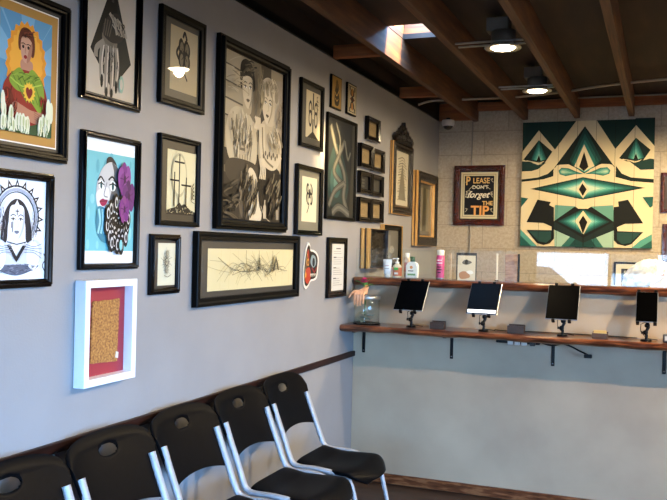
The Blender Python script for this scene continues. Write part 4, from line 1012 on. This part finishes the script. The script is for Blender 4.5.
t = empty('slim_bottle', at(.318, 5.235), 0, 'tall slim peach coloured spray bottle behind the pump bottle', 'bottle')
MB().lathe([(.001, 0), (.019, 0), (.021, .004), (.021, .115), (.014, .124), (.012, .128)], (0, 0, 0), flat('#dcc0a4', .4), 24).build('bottle_body', t)
MB().lathe([(.014, .124), (.016, .126), (.016, .155), (.013, .160), (.001, .161)], (0, 0, 0), flat('#e6dccb', .4), 20).build('cap', t)
MB().box((-.012, -.0225, .04), (.012, -.0205, .10), flat('#c8746a', .5)).build('label', t)
t = empty('lotion_bottle', at(.365), 0, 'white shouldered lotion bottle with a dark green cap', 'bottle')
P = [(-.036, .003), (.036, .003), (.038, .010), (.038, .078), (.030, .096), (.014, .106), (-.014, .106), (-.030, .096), (-.038, .078), (-.038, .010)]
MB().prism(P, -.018, .018, flat('#e8e6dc', .4), smooth=False).prism([(x*.94, z*.98+.001) for x, z in P], -.021, .021, flat('#e8e6dc', .4)).build('bottle_body', t)
MB().lathe([(.012, .105), (.016, .107), (.016, .136), (.014, .139), (.001, .139)], (0, 0, 0), flat('#12492f', .4), 20).build('cap', t)
MB().box((-.026, -.0225, .018), (.026, -.0212, .030), flat('#6f9a62', .5)).box((-.022, -.0225, .044), (.012, -.0212, .050), flat('#3c3c3a', .5)).lathe([(.010, 0), (.001, .001)], (0, 0, 0), flat('#d98a4a', .5), 14, T=Matrix.Translation((-.002, -.0212, .070)) @ Matrix.Rotation(PI/2, 4, 'X')).build('label_print', t)
t = empty('spray_can', at(.549), 0, 'tall bright pink spray can with a pale cap behind the glass', 'can')
MB().lathe([(.001, 0), (.025, 0), (.026, .003), (.026, .148), (.022, .154), (.020, .156)], (0, 0, 0), flat('#d84f80', .3), 28).build('can_body', t)
MB().lathe([(.023, .152), (.0235, .156), (.0235, .182), (.020, .186), (.001, .187)], (0, 0, 0), flat('#e3dcc8', .4), 24).build('cap', t)
MB().lathe([(.0258, .0005), (.0268, .001), (.0268, .010), (.0258, .0105)], (0, 0, 0), M_steel, 28).build('bottom_rim', t)
mb = MB()
for z, l in ((.04, .010), (.058, .016), (.075, .013), (.10, .018), (.118, .015)): mb.box((-l, -.0278, z), (l, -.0262, z+.006), flat('#3a1526' if z < .09 else '#f0dbe2', .5))
mb.build('printed_marks', t)
# things standing behind the glass
tag(MB().box((.604, 5.215, ZL), (.616, 5.222, ZL+.165), flat('#c0a684', .6), T=Matrix.Identity(4)).build('wooden_stick'), 'thin pale wooden stick standing beside the pink spray can', 'stick')
t = empty('illustrated_card', at(.714, 5.215), math.radians(4), 'cream illustrated card standing behind the glass right of the pink can', 'card')
MB().box((-.056, -.002, 0), (.056, .002, .155), flat('#d8c9a6', .6)).build('card_sheet', t)
a = Art(-.056, 0, .112, .155, -.0026); a.blob([(.25, .70), (.5, .62), (.8, .72), (.62, .80), (.4, .82)], '#6b6150'); a.ell(.5, .73, .09, .08, '#3a3327'); a.blob([(.1, .28), (.35, .36), (.6, .30), (.7, .12), (.3, .04), (.12, .1)], '#b4825a'); a.blob([(.5, .34), (.75, .40), (.9, .30), (.7, .24)], '#ece6d8'); a.build(t, 'illustration')
MB().box((-.066, .003, 0), (.062, .012, .172), flat('#2d2a28', .5)).build('dark_backing', t)
t = empty('reflection_strip', at(.905, 5.22), 0, 'very thin cream upright strip standing in for a reflection in the glass', 'strip')
MB().box((-.005, -.004, 0), (.005, .004, .172), flat('#d8ccb0', .6), bev=.001).build('upright', t); MB().box((-.011, -.010, 0), (.011, .010, .006), M_satin).build('foot', t)  # upright added in place of a window edge reflection
t = empty('weathered_board', at(.992, 5.22), 0, 'brown weathered wood panel standing behind the glass left of the bright reflections', 'panel')
MB().box((-.036, -.008, 0), (.040, .008, .170), noisy('panel_wood', [(.3, '#7c5a3a'), (.7, '#b8906a')], 20, (1, 1, 3), rough=.7), bev=.002).build('board', t)
MB().box((.042, -.008, 0), (.052, .008, .172), flat('#141210', .5)).build('dark_edge', t)
# added pale blob standing in for a bright reflection in the glass
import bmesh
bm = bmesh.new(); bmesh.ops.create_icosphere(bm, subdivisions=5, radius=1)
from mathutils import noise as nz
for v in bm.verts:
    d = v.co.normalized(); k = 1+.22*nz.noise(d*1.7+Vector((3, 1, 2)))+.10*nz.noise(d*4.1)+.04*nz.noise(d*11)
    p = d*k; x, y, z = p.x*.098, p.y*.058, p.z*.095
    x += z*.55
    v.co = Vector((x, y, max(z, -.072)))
me = bpy.data.meshes.new('reflection_blob'); bm.to_mesh(me); bm.free()
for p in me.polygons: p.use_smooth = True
m, nt, b, tc = node_mat('reflection_pale', .4); f = noise(nt, tc.outputs['Object'], 14, 5, .6); L(nt, ramp(nt, f, [(.40, '#f2eee6'), (.60, '#e6dcc8'), (.70, '#a8764e')]), b.inputs['Base Color']); bump(nt, b, f, .5, .01)
me.materials.append(m); o = bpy.data.objects.new('reflection_blob', me); COL.objects.link(o); o.location = (1.765, 5.205, ZL+.073)
tag(o, 'large pale blob with brown veins standing in for a glass reflection at the right', 'rock')

# ------------------------------------------------------------------ chairs (face +X)
def make_chair(loc, label):
    t = empty('stacking_chair', loc, 0, label, 'chair', 'row of black stacking chairs along the left wall')
    # back shell: grid over a rounded outline, with an oval hand hole
    def backx(z): return .005+(.86-z)*.34 if z > .80 else .025+(.80-z)*.42
    bm = bmesh.new(); nz_, ny_ = 44, 52; W_ = .232
    def surf(u, v):     # u -1..1 , v 0..1
        a_ = abs(u); ztop = .784+.060*(1-a_**2.8)**(1/2.2); zbot = .578+.022*(1-u*u)
        z = zbot+(ztop-zbot)*v
        k = .84+.16*min(1, max(0, (z-.57)/.20))**.9
        x = backx(z)+.024*a_**2.6*(.45+.55*v)-.004*(1-u*u)-.012*max(0, (v-.86)/.14)**2
        return Vector((x, W_*u*k, z))
    hole = lambda p: ((p.y)/.055)**2+((p.z-.782)/.025)**2
    vs = [[surf(-1+2*i/ny_, j/nz_) for i in range(ny_+1)] for j in range(nz_+1)]
    # outer grid minus hole; snap near vertices to the oval
    V = []
    for row in vs:
        r_ = []
        for p in row:
            h_ = hole(p)
            if h_ < 1.0:
                if h_ < .30: r_.append(None); continue
                k = 1/math.sqrt(h_); p = Vector((p.x, p.y*k, .782+(p.z-.782)*k))
            r_.append(bm.verts.new(p))
        V.append(r_)
    for j in range(nz_):
        for i in range(ny_):
            q = [V[j][i], V[j][i+1], V[j+1][i+1], V[j+1][i]]
            if None in q: continue
            c = sum((v.co for v in q), Vector())/4
            if hole(c) < .97: continue
            bm.faces.new(q)
    bm.verts.ensure_lookup_table()
    for v in [v for v in bm.verts if not v.link_faces]: bm.verts.remove(v)
    me = bpy.data.meshes.new('backrest'); bm.to_mesh(me); bm.free(); me.materials.append(M_plastic)
    for p in me.polygons: p.use_smooth = True
    o = bpy.data.objects.new('backrest', me); COL.objects.link(o); o.parent = t
    s = o.modifiers.new('s', 'SOLIDIFY'); s.thickness = .011; s.offset = 0
    bv = o.modifiers.new('b', 'BEVEL'); bv.width = .005; bv.segments = 2; bv.limit_method = 'ANGLE'; bv.angle_limit = math.radians(50)
    # seat shell
    bm = bmesh.new(); N1, N2 = 26, 26; V = []
    for j in range(N1+1):
        r_ = []
        for i in range(N2+1):
            u = -1+2*i/N2; v = j/N1
            x = .196+.372*v
            hw = .185+.035*v-(.09*max(0, (v-.78)/.22)**2.2)
            if v > .9: x = x
            rear = .02*(u*u) if v < .1 else 0
            z = .452-.012*(1-u*u)*math.sin(PI*min(1, v*1.05))+.018*max(0, (.25-v)/.25)
            z -= .055*max(0, (v-.72)/.28)**2.0 ; z -= .012*abs(u)**6
            fx = .030*max(0, v-.6)/.4*(u*u)
            r_.append(bm.verts.new((x-fx, hw*u, z)))
        V.append(r_)
    for j in range(N1):
        for i in range(N2): bm.faces.new((V[j][i], V[j][i+1], V[j+1][i+1], V[j+1][i]))
    me = bpy.data.meshes.new('seat'); bm.to_mesh(me); bm.free(); me.materials.append(M_plastic)
    for p in me.polygons: p.use_smooth = True
    o = bpy.data.objects.new('seat', me); COL.objects.link(o); o.parent = t
    s = o.modifiers.new('s', 'SOLIDIFY'); s.thickness = .020; s.offset = 0
    bv = o.modifiers.new('b', 'BEVEL'); bv.width = .006; bv.segments = 3; bv.limit_method = 'ANGLE'; bv.angle_limit = math.radians(50)
    # side frames: back upright curves into a seat rail then the front leg; rear leg separate
    def smooth(pts, n=7):
        P = []
        for i in range(len(pts)-1):
            p0, p1, p2, p3 = [Vector(pts[j]) for j in (max(i-1, 0), i, i+1, min(i+2, len(pts)-1))]
            for k in range(n):
                q = k/n; P.append(.5*((2*p1)+(-p0+p2)*q+(2*p0-5*p1+4*p2-p3)*q*q+(-p0+3*p1-3*p2+p3)*q**3))
        P.append(Vector(pts[-1])); return P
    for sd in (-1, 1):
        y = sd*.203
        MB().tube(smooth([(.076, sd*.200, .735), (.104, sd*.200, .66), (.138, sd*.200, .575), (.172, y, .49), (.190, y, .462), (.225, y, .450), (.30, y, .450), (.355, sd*.200, .445), (.41, sd*.185, .434)]), .0165, M_tube, 12, flat_=.8).build('back_upright', t)
        MB().tube(smooth([(.40, sd*.196, .424), (.45, sd*.20, .418), (.49, sd*.202, .39), (.54, sd*.206, .2), (.59, sd*.208, .012)]), .0115, M_tube, 12).build('front_leg', t)
        MB().tube(smooth([(.42, sd*.190, .420), (.33, sd*.190, .412), (.28, sd*.192, .38), (.20, sd*.200, .2), (.12, sd*.208, .012)]), .0115, M_tube, 12).build('rear_leg', t)
        for x, yy in ((.59, .208), (.12, .208)): MB().lathe([(.001, 0), (.015, 0), (.016, .004), (.015, .028), (.011, .03)], (x, sd*yy, .0), M_blk, 14).build('foot_cap', t)
    MB().tube([(.17, -.203, .13), (.17, .203, .13)], .008, M_tube, 10).build('cross_bar', t)
    return t
def copy_tree(o, parent=None):
    c = o.copy(); COL.objects.link(c)
    if parent: c.parent = parent
    for ch in list(o.children): copy_tree(ch, c)
    return c
CP = [(.075, 1.925), (.068, 2.405), (.062, 2.89), (.057, 3.375), (.055, 3.855)]
CL = ['black plastic stacking chair at the left edge, nearest the viewer', 'black plastic stacking chair second from the left, under the white shadow box',
      'black plastic stacking chair in the middle of the row', 'black plastic stacking chair second from the far end of the row', 'black plastic stacking chair at the far end, nearest the counter wall']
first = make_chair((*CP[0], .001), CL[0])
for xy, lb in list(zip(CP, CL))[1:]:
    c = copy_tree(first); c.location = (*xy, .001); c['label'] = lb

# ------------------------------------------------------------------ outside, seen only as reflections and daylight
struct(MB().box((-16, -30, -.15), (34, 26, -.085), flat('#343331', .9)), 'ground')
t = empty('building_across', (1, -17, -.085), 0, 'pale sunlit building across the street', 'building')
MB().box((-14, -3, 0), (14, 0, 3.2), flat('#dcd6ca', .9)).build('facade', t)
for x in (-8, -4, 0, 4, 8): MB().box((x-.7, -.02, 1.0), (x+.7, .03, 2.3), flat('#2c3033', .2)).build('window', t)
def car(x, y, col, label):
    t = empty('parked_car', (x, y, -.085), 0, label, 'car'); m = flat(col, .25, coat=.6)
    P = [(-2.1, .25), (2.1, .25), (2.15, .55), (2.0, .8), (1.15, .9), (.55, 1.38), (-1.0, 1.42), (-1.75, .95), (-2.15, .85)]
    MB().prism(P, -.85, .85, m).build('body', t)
    MB().prism([(-.95, .95), (1.0, .92), (.52, 1.32), (-.9, 1.35)], -.86, .86, flat('#15181a', .1)).build('side_windows', t)
    for wx in (-1.35, 1.35):
        for s_ in (-1, 1): MB().lathe([(.001, -.1), (.2, -.1), (.32, -.09), (.32, .09), (.2, .1), (.001, .1)], (0, 0, 0), M_blk, 24, T=Matrix.Translation((wx, s_*.8, .32)) @ Matrix.Rotation(PI/2, 4, 'X')).build('wheel', t)
car(-.6, -6.5, '#e8e8e6', 'white parked car outside the front window')
struct(MB().box((W_X+.125, RY0-2.5, 2.6), (W_X+1.9, RY1+1.5, 2.66), flat('#3a3733', .8)), 'trim_sun_block')  # unseen awning slab added to keep direct sun out of the side window

# ------------------------------------------------------------------ light
sc = bpy.context.scene
w = bpy.data.worlds.new('sky'); sc.world = w; w.use_nodes = True; nt = w.node_tree
bg = nt.nodes['Background']; bg.inputs['Color'].default_value = (.25, .53, 1.0, 1); bg.inputs['Strength'].default_value = 11
def light(kind, loc, energy, col, **kw):
    d = bpy.data.lights.new(kind.lower(), kind); d.energy = energy; d.color = col
    for k, v in kw.items(): setattr(d, k, v)
    o = bpy.data.objects.new(kind.lower()+'_light', d); COL.objects.link(o); o.location = loc; return o
s = light('SUN', (0, 0, 6), 17, (1, .70, .34), angle=.2); s.rotation_euler = Vector((.62, .18, .77)).to_track_quat('Z', 'Y').to_euler()
# window portal
p = light('AREA', ((WX0+WX1)/2, Y0-.14, (WZ0+WZ1)/2), 0, (1, 1, 1), shape='RECTANGLE', size=WX1-WX0, size_y=WZ1-WZ0); p.data.cycles.is_portal = True; p.rotation_euler = (-PI/2, 0, 0)
p = light('AREA', (W_X+.14, (RY0+RY1)/2, 1.25), 0, (1, 1, 1), shape='RECTANGLE', size=RZ1-.3, size_y=RY1-RY0); p.data.cycles.is_portal = True; p.rotation_euler = (0, PI/2, 0)
p = light('AREA', ((HX0+HX1)/2, (HY0+HY1)/2, ZD+.13), 0, (1, 1, 1), shape='RECTANGLE', size=HX1-HX0, size_y=HY1-HY0); p.data.cycles.is_portal = True
# bulbs of the ceiling lamps (the photo's two, and warm fill lamps added out of view)
for x, y in ((1.03, 4.56), (1.035, 5.84)): light('SPOT', (x, y, 2.585), 6.5, (1, .76, .44), spot_size=3.1, spot_blend=.25, shadow_soft_size=.03)
for x, y, e in ((2.7, 4.56, 60), (2.7, 5.84, 80), (3.4, 3.2, 110)): light('SPOT', (x, y, 2.585), e, (1, .76, .44), spot_size=3.1, spot_blend=.25, shadow_soft_size=.03)
for x, y in ((2.7, 4.56), (2.7, 5.84), (3.4, 3.2)): lamp(x, y, 'round warm fill lamp added unseen beyond the right edge')

# ------------------------------------------------------------------ camera
f, yaw, pitch, roll = 836., .3762, -.0032, .02376
F = Vector((-math.sin(yaw), math.cos(yaw), 0)); Rr = Vector((math.cos(yaw), math.sin(yaw), 0)); U = Vector((0, 0, 1))
F2 = F*math.cos(pitch)+U*math.sin(pitch); U2 = -F*math.sin(pitch)+U*math.cos(pitch)
R3 = Rr*math.cos(roll)+U2*math.sin(roll); U3 = -Rr*math.sin(roll)+U2*math.cos(roll)
cd = bpy.data.cameras.new('camera'); cam = bpy.data.objects.new('camera', cd); COL.objects.link(cam)
cd.sensor_width = 36; cd.lens = 36*f/667; cd.clip_start = .05; cd.clip_end = 200
mw = Matrix((R3, U3, -F2)).transposed().to_4x4(); mw.translation = (1.869, 0, 1.50); cam.matrix_world = mw
sc.camera = cam
sc.view_settings.view_transform = 'Standard'; sc.view_settings.look = 'None'; sc.view_settings.gamma = 1
sc.view_settings.use_curve_mapping = False; sc.view_settings.exposure = 2.1
sc.cycles.max_bounces = 10; sc.cycles.transmission_bounces = 10; sc.cycles.use_denoising = True
sc.cycles.sample_clamp_indirect = 6; sc.cycles.caustics_reflective = False; sc.cycles.caustics_refractive = False
